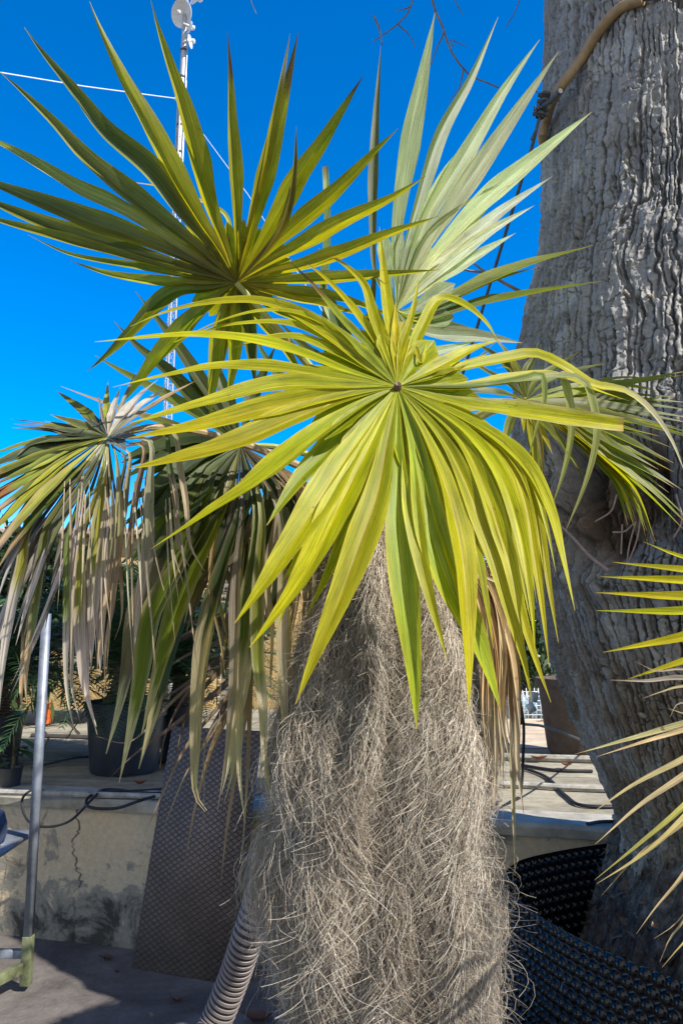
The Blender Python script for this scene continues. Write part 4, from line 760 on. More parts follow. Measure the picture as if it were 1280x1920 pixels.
i = np.arange(ns*len(hs_)).reshape(ns, len(hs_)); Q = np.stack([i[:-1, :-1], i[1:, :-1], i[1:, 1:], i[:-1, 1:]], -1).reshape(-1, 4)
mb_ = mesh_np('root_barrier', V.reshape(-1, 3), Q, M_HDPE); tag(mb_, 'black dimpled plastic membrane curled round the foot of the big tree', 'membrane')

# soil mound inside
t = NT('dark_soil'); o = t.obj(); n1 = t.noise(22, 9, .75, o); n2 = t.noise(4, 5, .6, o)
c = t.ramp(n1, [(.33, (.04, .03, .022)), (.52, (.21, .157, .112)), (.72, (.48, .40, .30))])
c = t.mix(c, (.46, .43, .37), t.ramp(t.noise(7, 8, .75, o), [(.56, 0.), (.66, .7)]))
M_SOIL = t.fin(t.pbsdf(c, .95, t.bump(n1, 1., .03), .1))
nx = 300; xx, yy = np.meshgrid(np.linspace(.75, 2.35, nx), np.linspace(1.95, 3.25, nx))
poly = path[:, :2]
dmin = np.full(xx.shape, 9.)
for q in poly[::60]: dmin = np.minimum(dmin, np.hypot(xx-q[0], yy-q[1]))
tcx = trunk_at(.7)[0]; dc = np.hypot((xx-tcx), (yy-float(ty(.7))))
hgt = .84-.24*np.clip((dc-.40)/.50, 0, 1)+.09*(fbm(xx*8, yy*8, 5, 4)-.5)+.05*(fbm(xx*34, yy*34, 6, 4)-.5)
hgt -= .6*np.clip((xx-1.85)/.4, 0, 1)**2
left = np.clip((1.12-xx)/.3, 0, 1); hgt -= .45*left
hgt = np.clip(hgt, .03, None)
inside = np.hypot((xx-1.52)/.80, (yy-2.72)/.66) < .97
idx = np.arange(nx*nx).reshape(nx, nx); Q = np.stack([idx[:-1, :-1], idx[:-1, 1:], idx[1:, 1:], idx[1:, :-1]], -1).reshape(-1, 4)
keep = inside.ravel()[Q].all(1)
tag(mesh_np('soil', np.stack([xx, yy, hgt], -1).reshape(-1, 3), Q[keep], M_SOIL), kind='structure')
m = MB(); r6 = np.random.default_rng(66)
for k in range(1500):
    i_ = r6.integers(xx.size)
    if not inside.ravel()[i_]: continue
    c = np.array([xx.ravel()[i_], yy.ravel()[i_], hgt.ravel()[i_]+.006]); a = r6.normal(size=3)*.011; b_ = r6.normal(size=3)*.007; n_ = np.cross(a, b_); n_ = n_/(np.linalg.norm(n_)+1e-9)*.004
    m.add([c-a-b_, c+a-b_*.7, c+a*.8+b_, c-a*.9+b_, c+n_], [[0, 1, 4, 4], [1, 2, 4, 4], [2, 3, 4, 4], [3, 0, 4, 4]])
qq = np.vstack(m.q); lit = mesh_np('bark_litter', np.vstack(m.v), np.hstack([qq[:, :3]]), plain('bark_chips', (.16, .12, .085), .9, var=.7, scale=45), None, False); tag(lit, 'loose dark bark chips and litter covering the soil', kind='stuff')
def soil_z(x, y):
    k = np.argmin((xx-x)**2+(yy-y)**2); return hgt.ravel()[k]
# wire netting
M_WIRE = plain('dull_wire', (.26, .25, .24), .6, .3, var=.5)
m = MB(); r5 = np.random.default_rng(15)
for k in range(16):
    px_, py_ = r5.uniform(1060, 1290), r5.uniform(1640, 1810); q = PZ(px_, py_, .8); a0 = r5.uniform(0, 6.3); pts = [np.array(q)]; d = np.array([math.cos(a0), math.sin(a0)*.7, .2]); kk = r5.normal()*.5
    for s in range(9):
        pts.append(pts[-1]+d*.035); c_, s_2 = math.cos(kk*.6), math.sin(kk*.6); d = np.array([d[0]*c_-d[1]*s_2, d[0]*s_2+d[1]*c_, d[2]+.12*r5.normal()]); kk += .2*r5.normal()
    pts = np.array(pts); pts[:, 2] = [max(soil_z(p_[0], p_[1]), .5)+.008+.02*abs(math.sin(n_*.7+k)) for n_, p_ in enumerate(pts)]
    m.tube(spline(pts, 20), .0016, 5)
for k in range(26):
    x0_, y0_ = r5.uniform(1.05, 1.6), r5.uniform(2.15, 2.45); a0 = (.6 if k % 2 else 2.3)+.25*r5.normal(); q = np.array([[x0_+t_*.26*math.cos(a0), y0_+t_*.26*math.sin(a0)*.7+.01*math.sin(t_*7+k), 0] for t_ in np.linspace(0, 1, 12)])
    q[:, 2] = [soil_z(p_[0], p_[1])+.012+.012*math.sin(n_*1.3+k) for n_, p_ in enumerate(q)]; m.tube(q, .0013, 5)
tag(m.build('wire_netting', M_WIRE, None, True), 'tangled dull wire netting lying on the soil at the foot of the big tree', 'wire')

# ================================================================== leaning anti-slip board
t = NT('antislip_film'); uv = t.n('UVMap').outputs[0]; sx = t.n('SeparateXYZ', {'Vector': uv})
a_ = t.math('ADD', t.math('DIVIDE', sx.outputs[0], .040), t.math('DIVIDE', sx.outputs[1], .027)); b_ = t.math('SUBTRACT', t.math('DIVIDE', sx.outputs[0], .040), t.math('DIVIDE', sx.outputs[1], .027))
def tri(x): return t.math('ABSOLUTE', t.math('SUBTRACT', t.math('FRACT', x), .5))
ridge = t.math('MAXIMUM', t.ramp(tri(a_), [(.36, 0.), (.47, 1.)]), t.ramp(tri(b_), [(.36, 0.), (.47, 1.)]))
nz_ = t.noise(5, 6, .65, uv); n3 = t.noise(60, 5, .7, uv)
c = t.mix((.165, .128, .11), (.08, .065, .057), ridge)
c = t.mix(c, t.ramp(nz_, [(.3, .65), (.7, 1.3)]), .8, 'MULTIPLY'); c = t.mix(c, t.ramp(n3, [(.3, .75), (.7, 1.2)]), .7, 'MULTIPLY')
M_BOARD = t.fin(t.pbsdf(c, .5, t.bump(t.math('SUBTRACT', t.math('MULTIPLY', n3, .2), ridge), 1., .004), .4))
bl, br = PZ(247, 1813, .004), PZ(409, 1842, .004); tl = P(325, 1362, 4.02)
wdir = (br-bl); wdir[2] = 0; width = .50; wdir = wdir/np.linalg.norm(wdir)
bl = np.array(bl); updir = tl-bl; updir -= wdir*(updir@wdir); hh = np.linalg.norm(updir); updir /= hh; nd = np.cross(wdir, updir); nd /= np.linalg.norm(nd)
if nd[1] > 0: nd = -nd
sk = wdir*((tl-bl)@wdir)*0.9
cs = [bl, bl+wdir*width, bl+wdir*width+updir*hh+sk, bl+updir*hh+sk]
V = [q for q in cs]+[q-nd*.018 for q in cs]
bo = mesh_np('antislip_board', V, [[0, 1, 2, 3], [7, 6, 5, 4], [0, 4, 5, 1], [1, 5, 6, 2], [2, 6, 7, 3], [3, 7, 4, 0]], M_BOARD, None, False, uv=[(0, 0), (width, 0), (width, hh), (0, hh)]*2)
tag(bo, 'brown board with a raised diamond pattern leaning against the low wall', 'board')

# ================================================================== corrugated hose
t = NT('hose_pvc'); a = t.n('Attribute', attribute_name='Col').outputs[0]; M_HOSE = t.fin(t.pbsdf(t.mix(a, t.ramp(t.noise(9, 6, .7, t.obj()), [(.3, .7), (.7, 1.1)]), .8, 'MULTIPLY'), .5, None, .4))
ax_ = spline([PZ(300, 2060, .09), PZ(395, 1935, .10), P(432, 1850, 3.05), P(470, 1740, 2.95), P(510, 1625, 2.95), P(560, 1545, 3.15), P(610, 1490, 3.42), P(650, 1490, 3.75), PZ(690, 1470, ZT+.075)], 1200)
per = 13; k = np.arange(1200); ph = (k % per)/per; rj = .052+.006*(ph > .42); gv = (ph <= .42)
V, Q = tube(ax_, rj, 28, False); cc = np.where(gv[:, None], np.array([.05, .042, .042]), np.array([.25, .212, .20])); C_ = np.repeat(cc, 28, 0)
ho = mesh_np('corrugated_hose', V, Q, M_HOSE, None, True, C_); ho.data.set_sharp_from_angle(angle=R(35)); tag(ho, 'pale ribbed flexible hose rising from the ground behind the hairy trunk', 'hose')
# black ribbed hose end right
ax_ = spline([PZ(960, 1990, .07), P(915, 1905, 2.5), P(890, 1850, 2.45)], 160); V, Q = tube(ax_, .052+.004*np.sin(np.arange(160)*1.1), 20, False)
tag(mesh_np('ribbed_pipe', V, Q, plain('black_pe', (.02, .02, .022), .5), None, True), 'black ribbed drainage pipe end between the hairy trunk and the membrane', 'pipe')

# ================================================================== trolley rack at the left
M_GALV = plain('galvanised_steel', (.22, .245, .29), .5, .4, .5, .35, 14, .2)
M_LIME = plain('flaking_lime_paint', (.13, .145, .075), .6, 0, .4, .7, 12, .4)
pb, pt = P(52, 1790, 3.62), P(73, 1185, 3.62); pt = np.array([pb[0]-.004, pb[1], 1.62])
tr_root = thing('plant_trolley', 'galvanised steel plant trolley post and base rail with flaking green paint', 'trolley', (float(pb[0]), float(pb[1]), 0))
m = MB(); x0, y0 = pb[0], pb[1]
def cprof(z0, z1, m, s=.0165, th=.003):
    m.box((x0, y0-s, (z0+z1)/2), (2*s, th, z1-z0)); m.box((x0-s+th/2, y0+th/2, (z0+z1)/2), (th, 2*s-th, z1-z0)); m.box((x0+s-th/2, y0+th/2, (z0+z1)/2), (th, 2*s-th, z1-z0))
cprof(.22, 1.62, m); m.build('post', M_GALV, tr_root)
zx, zy = x0, y0
for ox, oy in ((-.86, 0), (0, -.46), (-.86, -.46)):
    if oy == 0:
        x0, y0 = zx+ox, zy+oy; m = MB(); cprof(.02, 1.62, m); m.build('post', M_GALV, tr_root)
x0, y0 = zx, zy
m = MB(); m.box((x0, y0, .125), (.042, .042, .20)); m.build('foot_socket', M_LIME, tr_root, bevel=.003)
e1 = PZ(-60, 1858, .12); m = MB()
dv_ = np.array([e1[0]-x0, e1[1]-y0]); ln_ = np.hypot(*dv_); an = math.atan2(dv_[1], dv_[0]); m.box((x0+dv_[0]/2-.02, y0+dv_[1]/2-.02, .10), (ln_, .035, .045), np.array(Matrix.Rotation(an, 3, 'Z')))
m.build('base_rail', M_LIME, tr_root, bevel=.003)
m = MB(); m.box((x0-.42, y0+.03, .14), (.78, .03, .035)); m.build('base_rail', M_GALV, tr_root, bevel=.003)
m = MB(); m.box((x0-.45, y0-.1, .62), (.80, .5, .018)); m.build('shelf', M_GALV, tr_root)
M_NAVY = plain('navy_fabric', (.035, .05, .10), .8, var=.35, scale=25, bump=.4)
q = P(-28, 1552, 3.45); m = MB(); m.lathe([(.002, .092), (.04, .088), (.075, .06), (.088, .02), (.09, -.02), (.08, -.06), (.04, -.08), (.002, -.082)], (q[0], q[1], .712), 20)
tag(m.build('bag', M_NAVY, None, True), 'rounded dark navy bag poking in at the left edge on the trolley shelf', 'bag')

# ================================================================== pots and cycads
M_POT = plain('black_plastic_pot', (.022, .026, .036), .42, 0, .5, .3, 8, .1)
M_CYC = None
t = NT('cycad_leaf'); o = t.obj(); a = t.ramp(t.noise(7, 4, .6, o), [(.3, (.022, .055, .020)), (.7, (.07, .13, .045))])
M_CYC = t.fin(t.n('MixShader', {'Fac': .2, 1: t.pbsdf(a, .35, None, .5), 2: t.n('BsdfTranslucent', {'Color': a}).outputs[0]}).outputs[0])
M_CAUD = plain('cycad_stem', (.14, .095, .06), .9, var=.6, scale=40, bump=1.)
def cycad_mesh(nf, flen, seed, upr=1.0):
    r = np.random.default_rng(seed); m = MB()
    for k in range(nf):
        az = k*2.39996+r.normal()*.2; el = R(upr*(78-62*(k/nf)))+r.normal()*.1; L0 = flen*(.75+.35*r.random())
        p = np.zeros(3); pts = []; e = el
        for s in range(18):
            pts.append(p.copy()); p = p+L0/17*np.array([math.cos(az)*math.cos(e), math.sin(az)*math.cos(e), math.sin(e)]); e -= .055+.05*r.random()
        pts = np.array(pts); m.tube(pts, np.linspace(.006, .002, 18), 4, False)
        fine = spline(pts, 46); T = np.gradient(fine, axis=0); T /= np.linalg.norm(T, axis=1)[:, None]
        side = np.cross(T, [0, 0, 1.]); side /= np.linalg.norm(side, axis=1)[:, None]+1e-6; upv = np.cross(side, T)
        for i_ in range(5, 46):
            f = math.sin(math.pi*min(1, (i_-3)/44.)**.8)*.15*flen+.012
            for sg in (-1, 1):
                d = side[i_]*sg*.85+T[i_]*.5+upv[i_]*(.28+.08*r.normal()); d /= np.linalg.norm(d); w = T[i_]*.0045+upv[i_]*.0015
                b0 = fine[i_]; q = np.array([b0-w, b0+w, b0+d*f*.6+w*1.1-np.array([0, 0, .004]), b0+d*f*.6-w*1.1-np.array([0, 0, .004]), b0+d*f-np.array([0, 0, .014]), b0+d*f-np.array([0, 0, .014])+w*.15])
                m.add(q, [[0, 1, 2, 3], [3, 2, 5, 4]])
    return m
def pot(root, c, r, h, mat):
    prof = [(.001, .004), (r*.80, .004), (r*.82, .02), (r*.93, h*.78), (r*.93, h*.79), (r*1.0, h*.80), (r*1.02, h*.97), (r*1.04, h), (r*.97, h), (r*.95, h*.96), (r*.93, h*.88)]
    m = MB(); m.lathe(prof, c, 48); o = m.build('pot', mat, root, True)
    for k in range(16):
        pass
    m = MB(); m.lathe([(r*.94, h*.90), (r*.5, h*.93), (.001, h*.94)], c, 24); m.build('potting_soil', M_SOIL, root, True); return o
def potted(px0, px1, pyb, pyt, label, nf, fl, seed, caud, group=None, Zb=ZT+.004, upr=1.):
    c = PZ((px0+px1)/2, pyb, Zb); d = ray((px0+px1)/2, (pyb+pyt)/2); r = (px1-px0)/2/F*c[1]/d[1]/1.03; c[1] += r*.8; h = (pyb-pyt)/F*c[1]/d[1]*1.0
    root = thing('potted_cycad', label, 'potted plant', tuple(c), group); pot(root, c, r, h, M_POT)
    top = c+np.array([0, 0, h*.93]); m = MB(); prof = [(caud*.75, 0)]
    for k in range(10): prof += [(caud*(1.05-.03*k), .012+k*caud*.17), (caud*(.86-.03*k), .012+(k+.7)*caud*.17)]
    m.lathe(prof+[(.01, caud*1.95)], top, 20); m.build('stem', M_CAUD, root, True)
    fm = cycad_mesh(nf, fl, seed, upr); V = np.vstack(fm.v)+top+np.array([0, 0, caud*1.8]); mesh_np('foliage', V, np.vstack(fm.q), M_CYC, root, False)
    return root
potted(134, 296, 1457, 1330, 'dark green cycad in the big black tub on the wall top', 64, 1.0, 21, .13)
potted(286, 372, 1434, 1330, 'dark green cycad in the black pot half hidden by the diamond-pattern board', 50, .9, 22, .09)
potted(-100, 22, 1446, 1350, 'dark green cycad in the black pot cut by the left edge', 64, 1.05, 23, .11)
# small leafy plant
def leafy(root, c, h, n, seed, lw, ll, mat):
    r = np.random.default_rng(seed); m = MB(); st = MB()
    for k in range(n):
        az = r.uniform(0, 6.28); z = h*(.35+.65*r.random()); b0 = c+np.array([.02*math.cos(az), .02*math.sin(az), z]); e = r.uniform(-.3, .7); u_ = np.array([math.cos(az)*math.cos(e), math.sin(az)*math.cos(e), math.sin(e)]); s_ = np.array([-math.sin(az), math.cos(az), 0]); L0 = ll*(.7+.6*r.random())
        pts = [b0+u_*L0*t_-np.array([0, 0, 1])*L0*.4*t_*t_ for t_ in np.linspace(0, 1, 8)]; ws = lw*np.array([.08, .5, .85, 1, .95, .75, .45, .04])
        V = [];
        for q, w in zip(pts, ws): V += [q-s_*w/2+np.array([0, 0, w*.12]), q, q+s_*w/2+np.array([0, 0, w*.12])]
        m.add(V, [[3*i_+a, 3*i_+a+1, 3*i_+a+4, 3*i_+a+3] for i_ in range(7) for a in (0, 1)])
    st.tube([c, c+np.array([.01, 0, h*.5]), c+np.array([0, .01, h])], [.012, .009, .005], 8)
    st.build('stem', M_CAUD, root, True); m.build('foliage', mat, root, True)
t = NT('broad_leaf'); o = t.obj(); a = t.ramp(t.noise(9, 4, .6, o), [(.3, (.035, .075, .03)), (.7, (.12, .19, .08))]); M_BROAD = t.fin(t.pbsdf(a, .4, None, .5))
c = P(22, 1440, 4.42); c[2] = ZT+.012; rt = thing('leafy_seedling', 'small plant with broad pale green ribbed leaves beside the trolley post', 'plant', tuple(c)); leafy(rt, c, .26, 14, 4, .055, .15, M_BROAD)
m = MB(); m.lathe([(.001, 0), (.05, 0), (.06, .09), (.064, .095), (.056, .095), (.052, .08), (.001, .08)], c, 20); m.build('pot', M_POT, rt, True)
M_ORANGE = plain('orange_plastic', (.60, .13, .03), .45, var=.15)
c = P(83, 1352, 7.2); c[2] = ZT+.003; m = MB(); m.lathe([(.001, 0), (.055, 0), (.06, .02), (.07, .18), (.076, .19), (.066, .19), (.058, .04), (.001, .04)], c, 24); tag(m.build('bucket', M_ORANGE, None, True), 'bright orange plastic bucket by the ochre building, left of the big tub', 'bucket')

# ================================================================== pipes and cables on the terrace
M_PVC = plain('grey_pvc', (.30, .285, .25), .7, var=.5, scale=14, bump=.5)
def lying(name, pts, z, r, mat, label, cat, n=60, seg=8, group=None):
    q = spline([PZ(a, b, z) for a, b in pts], n); m = MB(); m.tube(q, r, seg); return tag(m.build(name, mat, None, True), label, cat, group)
zt_ = ZT+.012
lying('water_pipe', [(-60, 1484), (100, 1488), (210, 1491), (330, 1494)], ZT+.026, .015, M_PVC, 'thin grey pipe lying along the coping at the left of the low wall', 'pipe')
lying('water_pipe', [(900, 1416), (1000, 1420), (1140, 1424)], ZT+.028, .022, M_PVC, 'pale plastic pipe crossing the slab at the edge of the sandy ground', 'pipe')
lying('water_pipe', [(900, 1469), (1000, 1472), (1060, 1476), (1170, 1480)], ZT+.022, .016, M_PVC, 'thin pale pipe across the middle of the slab behind the big tree', 'pipe')
M_CAB = plain('black_cable', (.018, .018, .02), .5, var=.2)
q = [PZ(330, 1478, zt_), PZ(250, 1483, zt_), PZ(200, 1483, zt_), P(163, 1500, 3.98), P(165, 1512, 3.93), P(215, 1516, 3.95), PZ(260, 1502, ZT+.03), PZ(320, 1484, zt_)]
m = MB(); m.tube(spline(q, 70), .0075, 8)
q = [PZ(330, 1490, zt_), PZ(270, 1486, zt_+.01), PZ(200, 1480, zt_), P(172, 1500, 4.0), P(130, 1540, 3.98), P(80, 1550, 4.0), P(50, 1535, 4.05), P(42, 1500, 4.1), PZ(55, 1484, ZT+.05), PZ(82, 1482, ZT+.02)]
m.tube(spline(q, 80), .0065, 8); m.tube(spline([PZ(200, 1487, zt_+.008), PZ(260, 1490, zt_), PZ(330, 1487, zt_)], 30), .012, 8)
tag(m.build('cable_loop', M_CAB, None, True), 'black cable coiled and looped over the edge of the low wall', 'cable')
lying('cable', [(75, 1410), (92, 1385), (85, 1360), (120, 1352), (150, 1375)], zt_, .006, M_CAB, 'thin black cable looping on the slab between the trolley post and the big tub', 'cable')
lying('cable', [(60, 1440), (150, 1420), (210, 1418), (300, 1430)], zt_, .006, M_CAB, 'black cable lying on the slab around the foot of the big tub', 'cable')
lying('cable', [(960, 1432), (1040, 1444), (1110, 1446)], zt_, .010, M_CAB, 'straight black cable on the slab behind the hanging brown leaf', 'cable')
lying('cable', [(975, 1438), (1020, 1455), (1060, 1492), (1090, 1510), (1150, 1512), (1200, 1505)], zt_, .009, M_CAB, 'black cable winding across the slab to the foot of the big trunk', 'cable')
lying('cable', [(1100, 1545), (1125, 1541), (1165, 1540)], ZT+.018, .008, M_CAB, 'short black cable on the coping beside the big trunk', 'cable')
m = MB(); m.tube(spline([P(968, 1245, 3.3), P(972, 1300, 3.3), P(981, 1358, 3.3), P(980, 1420, 3.3), PZ(976, 1490, zt_)], 40), .0065, 7); m.tube(spline([P(981, 1358, 3.3), P(1020, 1362, 3.5), P(1070, 1380, 3.7), PZ(1110, 1400, ZT+.02)], 30), .006, 7)
for yv in (1262, 1290, 1352): q = P(971, yv, 3.3); m.lathe([(.006, -.02), (.017, -.01), (.019, .004), (.006, .02)], q, 10, (.3, .2, 1))
m.tube([P(968, 1245, 3.3), P(930, 1215, 3.0), P(880, 1205, 2.4), P(790, 1200, 1.9)], .006, 6)
tag(m.build('hanging_cord', M_CAB, None, True), 'knotted black cord hanging between the brown dead leaf and the big trunk', 'cord')
lying('drip_strip', [(60, 1380), (180, 1384), (320, 1390)], ZT+.01, .022, plain('dark_strip', (.05, .045, .04), .8), 'dark strip of edging lying on the slab behind the big tub', 'edging')

# ================================================================== right background: cage, brown pot, tags, shrubs
cg = P(1014, 1352, 7.6); cgz = ZT
cr = thing('wire_cage', 'wire mesh cage full of pale blue bags in the distance beside the big trunk', 'cage', (float(cg[0]), 7.6, cgz))
w_ = (1064-955)/F*7.6; h_ = .27; m = MB()
for k in range(15): x = cg[0]-w_/2+w_*k/14; m.tube([(x, 7.6, cgz), (x, 7.6, cgz+h_)], .004, 4); m.tube([(x, 8.0, cgz), (x, 8.0, cgz+h_)], .004, 4)
for k in range(7): z = cgz+.005+(h_-.01)*k/6; m.tube([(cg[0]-w_/2, 7.6, z), (cg[0]+w_/2, 7.6, z)], .004, 4); m.tube([(cg[0]+w_/2, 7.6, z), (cg[0]+w_/2, 8.0, z)], .004, 4)
m.build('mesh_panel', M_WHITE, cr)
M_BLUE = plain('pale_blue_plastic', (.20, .30, .38), .4, var=.5, scale=7, bump=.5); m = MB()
for k in range(6):
    x = cg[0]-w_/2+w_*(k+.5)/6; m.lathe([(.001, .004), (.05, .004), (.062, .05), (.058, .14), (.045, .2), (.02, .235), (.001, .24)], (x, 7.76, cgz), 12)
m.build('bags', M_BLUE, cr, True)
M_BPOT = plain('brown_clay', (.085, .062, .05), .8, var=.3)
c = PZ(1082, 1416, ZT+.004); m = MB(); m.lathe([(.001, 0), (.17, 0), (.20, .05), (.245, .46), (.265, .47), (.265, .52), (.235, .52), (.21, .42), (.001, .42)], c, 32); tag(m.build('clay_pot', M_BPOT, None, True), 'tall brown pot standing on the slab behind the big trunk', 'pot')
M_PAPER = plain('pale_tag', (.72, .78, .78), .5, var=.1)
for k, (a, b, an, lab) in enumerate(((1000, 1307, .2, 'upper white paper tag hanging on the black cord'), (995, 1327, -.5, 'lower tilted white paper tag hanging on the black cord'))):
    q = P(a, b, 3.4); m = MB(); m.box(q, (.035, .002, .042), np.array(Matrix.Rotation(an, 3, 'Y'))); m.tube([q+np.array([0, 0, .018]), P(975, b-30, 3.31)], .0012, 4); tag(m.build('plant_tag', M_PAPER), lab, 'tag')

def shrub(name, label, cat, c, rad, n, seed, mat, lw=.05, ll=.14, group=None):
    r = np.random.default_rng(seed); root = thing(name, label, cat, (c[0], c[1], ZT), group); m = MB(); V = []; Q = []
    cl = r.normal(size=(14, 3))*np.array(rad)*.45; 
    for k in range(n):
        o_ = cl[r.integers(14)]+r.normal(size=3)*np.array(rad)*.22; b0 = np.array(c)+o_; b0[2] = max(b0[2], ZT+.02)
        d = r.normal(size=3)+o_/np.array(rad); d /= np.linalg.norm(d); s_ = np.cross(d, r.normal(size=3)); s_ /= np.linalg.norm(s_); L0 = ll*(.6+.8*r.random()); w = lw*(.6+.7*r.random()); b_ = k*4
        V += [b0, b0+d*L0*.45+s_*w/2, b0+d*L0-np.array([0, 0, .02]), b0+d*L0*.45-s_*w/2]; Q.append([b_, b_+1, b_+2, b_+3])
    mesh_np('foliage', V, Q, mat, root, False)
    for k in range(7):
        e = np.array(c)+cl[k]; m.tube(spline([(c[0]+.03*k-.1, c[1], ZT), (c[0]+(e[0]-c[0])*.4, c[1]+(e[1]-c[1])*.4, (ZT+e[2])/2), e], 8), np.linspace(.03, .008, 8), 6)
    m.build('stem', M_CAUD, root, True); return root
t = NT('dark_shrub_leaf'); o = t.obj(); a = t.ramp(t.noise(3, 5, .6, o), [(.3, (.018, .04, .016)), (.7, (.07, .11, .04))]); M_SHR = t.fin(t.n('MixShader', {'Fac': .25, 1: t.pbsdf(a, .4, None, .4), 2: t.n('BsdfTranslucent', {'Color': a}).outputs[0]}).outputs[0])
shrub('shrub', 'dark dense shrub filling the gap left of the big trunk, above the wire cage', 'shrub', P(985, 1150, 9.4), (.9, .6, .75), 5200, 31, M_SHR)
shrub('shrub', 'dark tall shrub beyond the hairy trunk behind the brown dead leaf', 'shrub', P(860, 1130, 9.9), (1.0, .6, .9), 5200, 32, M_SHR, .04, .18)
shrub('shrub', 'leafy dark shrub against the ochre building behind the potted cycads', 'shrub', P(230, 1170, 7.4), (1.15, .4, .42), 6500, 33, M_SHR, .05, .13)
shrub('shrub', 'dark shrub low against the ochre building at the left edge', 'shrub', P(20, 1150, 7.1), (.8, .4, .55), 5500, 35, M_SHR, .05, .15)
shrub('shrub', 'small bright weed growing at the corner of the wire cage', 'weed', P(1050, 1345, 7.45)+np.array([0, 0, .03]), (.12, .08, .07), 160, 34, M_BROAD, .025, .06)
# background fan palm seen between blades
bp = thing('fan_palm', 'dark green fan palm in the distance between the hairy trunk and the big trunk', 'palm', tuple(P(905, 1200, 8.2)*np.array([1, 1, 0])+np.array([0, 0, ZT])))
c = P(905, 1110, 8.2); m = MB(); m.tube([(c[0], c[1], ZT), (c[0], c[1], c[2]-.1)], [.09, .07], 10); m.build('trunk', M_CAUD, bp, True)
m = MB(); r8 = np.random.default_rng(8)
for k in range(12):
    az = k*2.4; e = .9-.1*k; hd = np.array([math.cos(az)*math.cos(e), math.sin(az)*math.cos(e), math.sin(e)]); hb = c+hd*.45; s_ = np.cross(hd, [0, 0, 1.]); s_ /= np.linalg.norm(s_); m.tube([c, hb], .008, 5)
    for q in np.linspace(-2.2, 2.2, 22):
        d = hd*math.cos(q)+s_*math.sin(q); w = np.cross(d, np.cross(hd, s_))*.012; L0 = .45; dn_ = np.array([0, 0, -.12])
        m.add([hb, hb+d*L0*.5+w, hb+d*L0+dn_, hb+d*L0*.5-w], [[0, 1, 2, 3]])
m.build('frond', M_SHR, bp)

# ================================================================== antenna mast
M_MAST = plain('galvanised_mast', (.42, .43, .45), .45, .3, .5, .15, 3, .1)
M_DISH = plain('white_dish', (.66, .67, .69), .4, 0, .4, .06, 3, .02)
YM = 16.; mb0, mt0 = P(296, 1180, YM), P(354, -120, YM); axm = mt0-mb0
am = thing('antenna_mast', 'slender white lattice radio mast with round white dishes near its top', 'mast', tuple(P(296, 1180, YM)*np.array([1, 1, 0])))
def mp(py): return mb0+axm*((1180-py)/1300.)
def mq(py):
    lo, hi = 0., 1.2
    for _ in range(40):
        mid = (lo+hi)/2; q = mb0+axm*mid-CAM; a = 960-F*((q@np.array([0, -ST, CT]))/(q@np.array([0, CT, ST])))
        if a > py: lo = mid
        else: hi = mid
    return mb0+axm*lo
foot = mb0-axm*(mb0[2]/axm[2]); top = mq(-90); m = MB(); ofs = [np.array([-.085, .03, 0]), np.array([.085, .03, 0]), np.array([.0, -.09, 0])]; up_ = mq(150)
for k, o_ in enumerate(ofs): m.tube([foot+o_, up_+o_], .016, 8)
nseg = 60
for k in range(nseg):
    a, b_ = foot+(up_-foot)*k/nseg, foot+(up_-foot)*(k+1)/nseg
    for j_ in range(3): m.tube([a+ofs[j_], b_+ofs[(j_+1) % 3]], .007, 5, False); m.tube([a+ofs[j_], a+ofs[(j_+1) % 3]], .007, 5, False)
m.build('lattice', M_MAST, am, True)
m = MB(); m.tube([mq(330), mq(-90)], .062, 14); m.tube([mq(300)+np.array([.09, -.04, 0]), mq(40)+np.array([.09, -.04, 0])], .012, 6); m.build('pole', M_MAST, am, True)
for yv in (95, 145, 180, 235, 285): MB().lathe([(.08, -.02), (.085, 0), (.08, .02)], mq(yv), 16, axm).build('clamp', M_DARK, am, True)
def dish(px_, py_, rpx, axis, dep=.28):
    c = P(px_, py_, YM-.15); r = rpx/F*YM*1.18; ax = np.array(axis, float); ax /= np.linalg.norm(ax); pr = []
    for s in np.linspace(0, 1, 9): pr.append((max(r*s, .001), dep*r*(s*s-1)))
    pr += [(r*1.03, .0), (r*1.03, -.05*r)]
    for s in np.linspace(1, 0, 9): pr.append((max(r*s, .001), dep*r*(s*s-1)-.045*r))
    m = MB(); m.lathe(pr, c, 36, ax); d = m.build('dish', M_DISH, am, True)
    m = MB(); m.tube([c-ax*dep*r, c+ax*r*.25], .018, 8); m.lathe([(.02, 0), (.055, .02), (.05, .07), (.01, .09)], c+ax*r*.2, 14, ax); m.build('feed_horn', M_DISH, d, True)
    m = MB(); m.tube([c-ax*dep*r*.9, c-ax*(dep*r+.12), mq(py_+6)], .03, 8); m.build('bracket', M_MAST, d, True)
dish(340, 25, 22, (-.50, -.78, -.42), .5); dish(371, -6, 17, (.5, .3, -.5)); dish(357, 78, 11, (1., -.15, 0)); dish(357, 50, 9, (.8, .5, 0))
M_CABW = plain('pale_guy_wire', (.62, .64, .66), .5, var=.1)
q = mq(186)
for pts in ([q, P(160, 162, YM-2), P(-10, 134, YM-4), P(-500, 40, YM-9)], [mq(195), P(465, 365, YM-1), P(640, 640, YM-2), P(905, 1040, YM-4)]):
    m = MB(); m.tube(pts, .010 if pts[1][0] < -3 else .007, 6)
    e = pts[0]+(pts[1]-pts[0])*.03; m.tube([e, e+(pts[1]-pts[0])*.04], .045, 8); m.build('guy_wire', M_CABW, am, True)

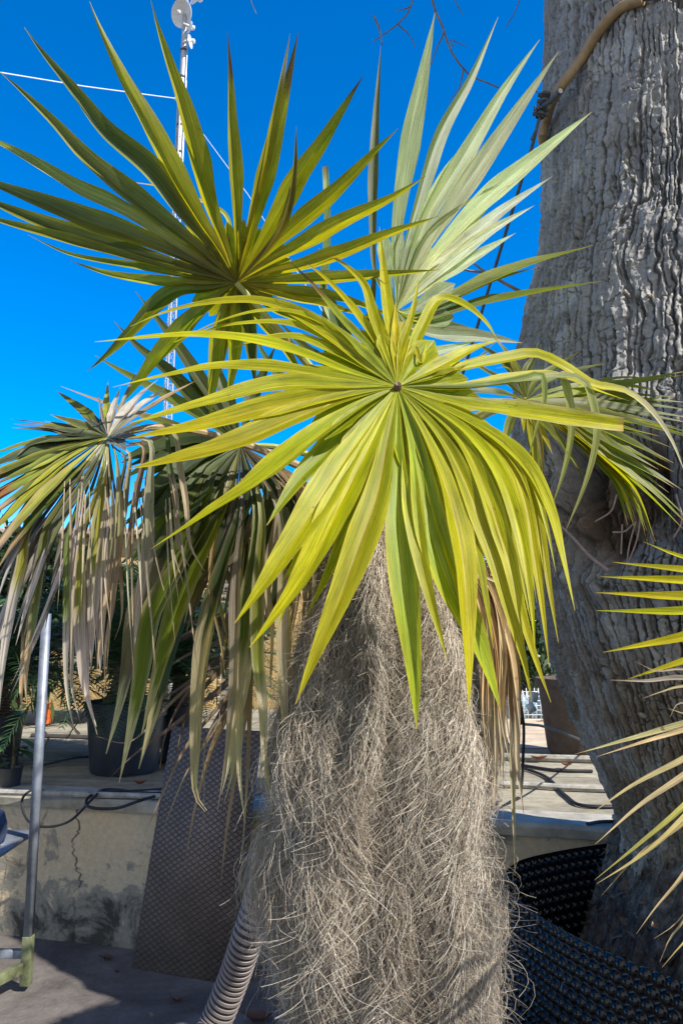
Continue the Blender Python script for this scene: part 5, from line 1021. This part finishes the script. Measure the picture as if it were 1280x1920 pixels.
# ================================================================== fallen leaves
M_FALL = plain('fallen_leaf', (.10, .055, .035), .8, var=.3)
for k, (a, b, s, lab) in enumerate(((200, 1799, .045, 'curled brown leaf on the ground in front of the stained wall'), (220, 1822, .02, 'tiny brown leaf scrap on the ground near the diamond-pattern board'), (331, 1875, .04, 'brown leaf on the ground left of the pale ribbed hose'), (485, 1912, .09, 'pale brown scrap lying at the foot of the hairy trunk'))):
    c = PZ(a, b, .008); m = MB(); n_ = 7; V = []
    for i_ in range(n_):
        t_ = i_/(n_-1); w = s*.45*math.sin(math.pi*min(.98, max(.04, t_)))
        for q in (-1, 0, 1): V.append(c+np.array([s*(t_-.5)*1.5+.3*w*q, w*q*.8+.2*s*math.sin(t_*4+k), s*.5*(t_-.5)**2*4*.6+abs(q)*w*(.9-.5*t_)+.004*math.sin(t_*17+q)]))
    m.add(V, [[3*i_+a_, 3*i_+a_+1, 3*i_+a_+4, 3*i_+a_+3] for i_ in range(n_-1) for a_ in (0, 1)]); tag(m.build('fallen_leaf', M_FALL, None, True), lab, 'leaf')
M_RED = plain('red_dry_leaf', (.24, .10, .055), .8, var=.4)
for k, (a, b, sz, lab) in enumerate(((1010, 1425, .075, 'reddish dry leaf on the slab by the pale pipe'), (1062, 1436, .05, 'small reddish leaf on the slab below the brown pot'), (262, 1470, .06, 'dry leaf on the slab in front of the big black tub'))):
    c = PZ(a, b, ZT+.02); m = MB(); V = []
    for i_ in range(6):
        t_ = i_/5; w = sz*.4*math.sin(math.pi*min(.97, max(.05, t_)))
        for q in (-1, 0, 1): V.append(c+np.array([sz*(t_-.5)*1.4, w*q+.2*sz*math.sin(t_*4+k), .5*sz*(t_-.5)**2*3+abs(q)*w*.8]))
    m.add(V, [[3*i_+a_, 3*i_+a_+1, 3*i_+a_+4, 3*i_+a_+3] for i_ in range(5) for a_ in (0, 1)]); tag(m.build('fallen_leaf', M_RED, None, True), lab, 'leaf')
lying('cable', [(940, 1500), (900, 1520), (850, 1530)], ZT+.02, .006, M_CAB, 'black cable end on the coping behind the hairy trunk', 'cable')
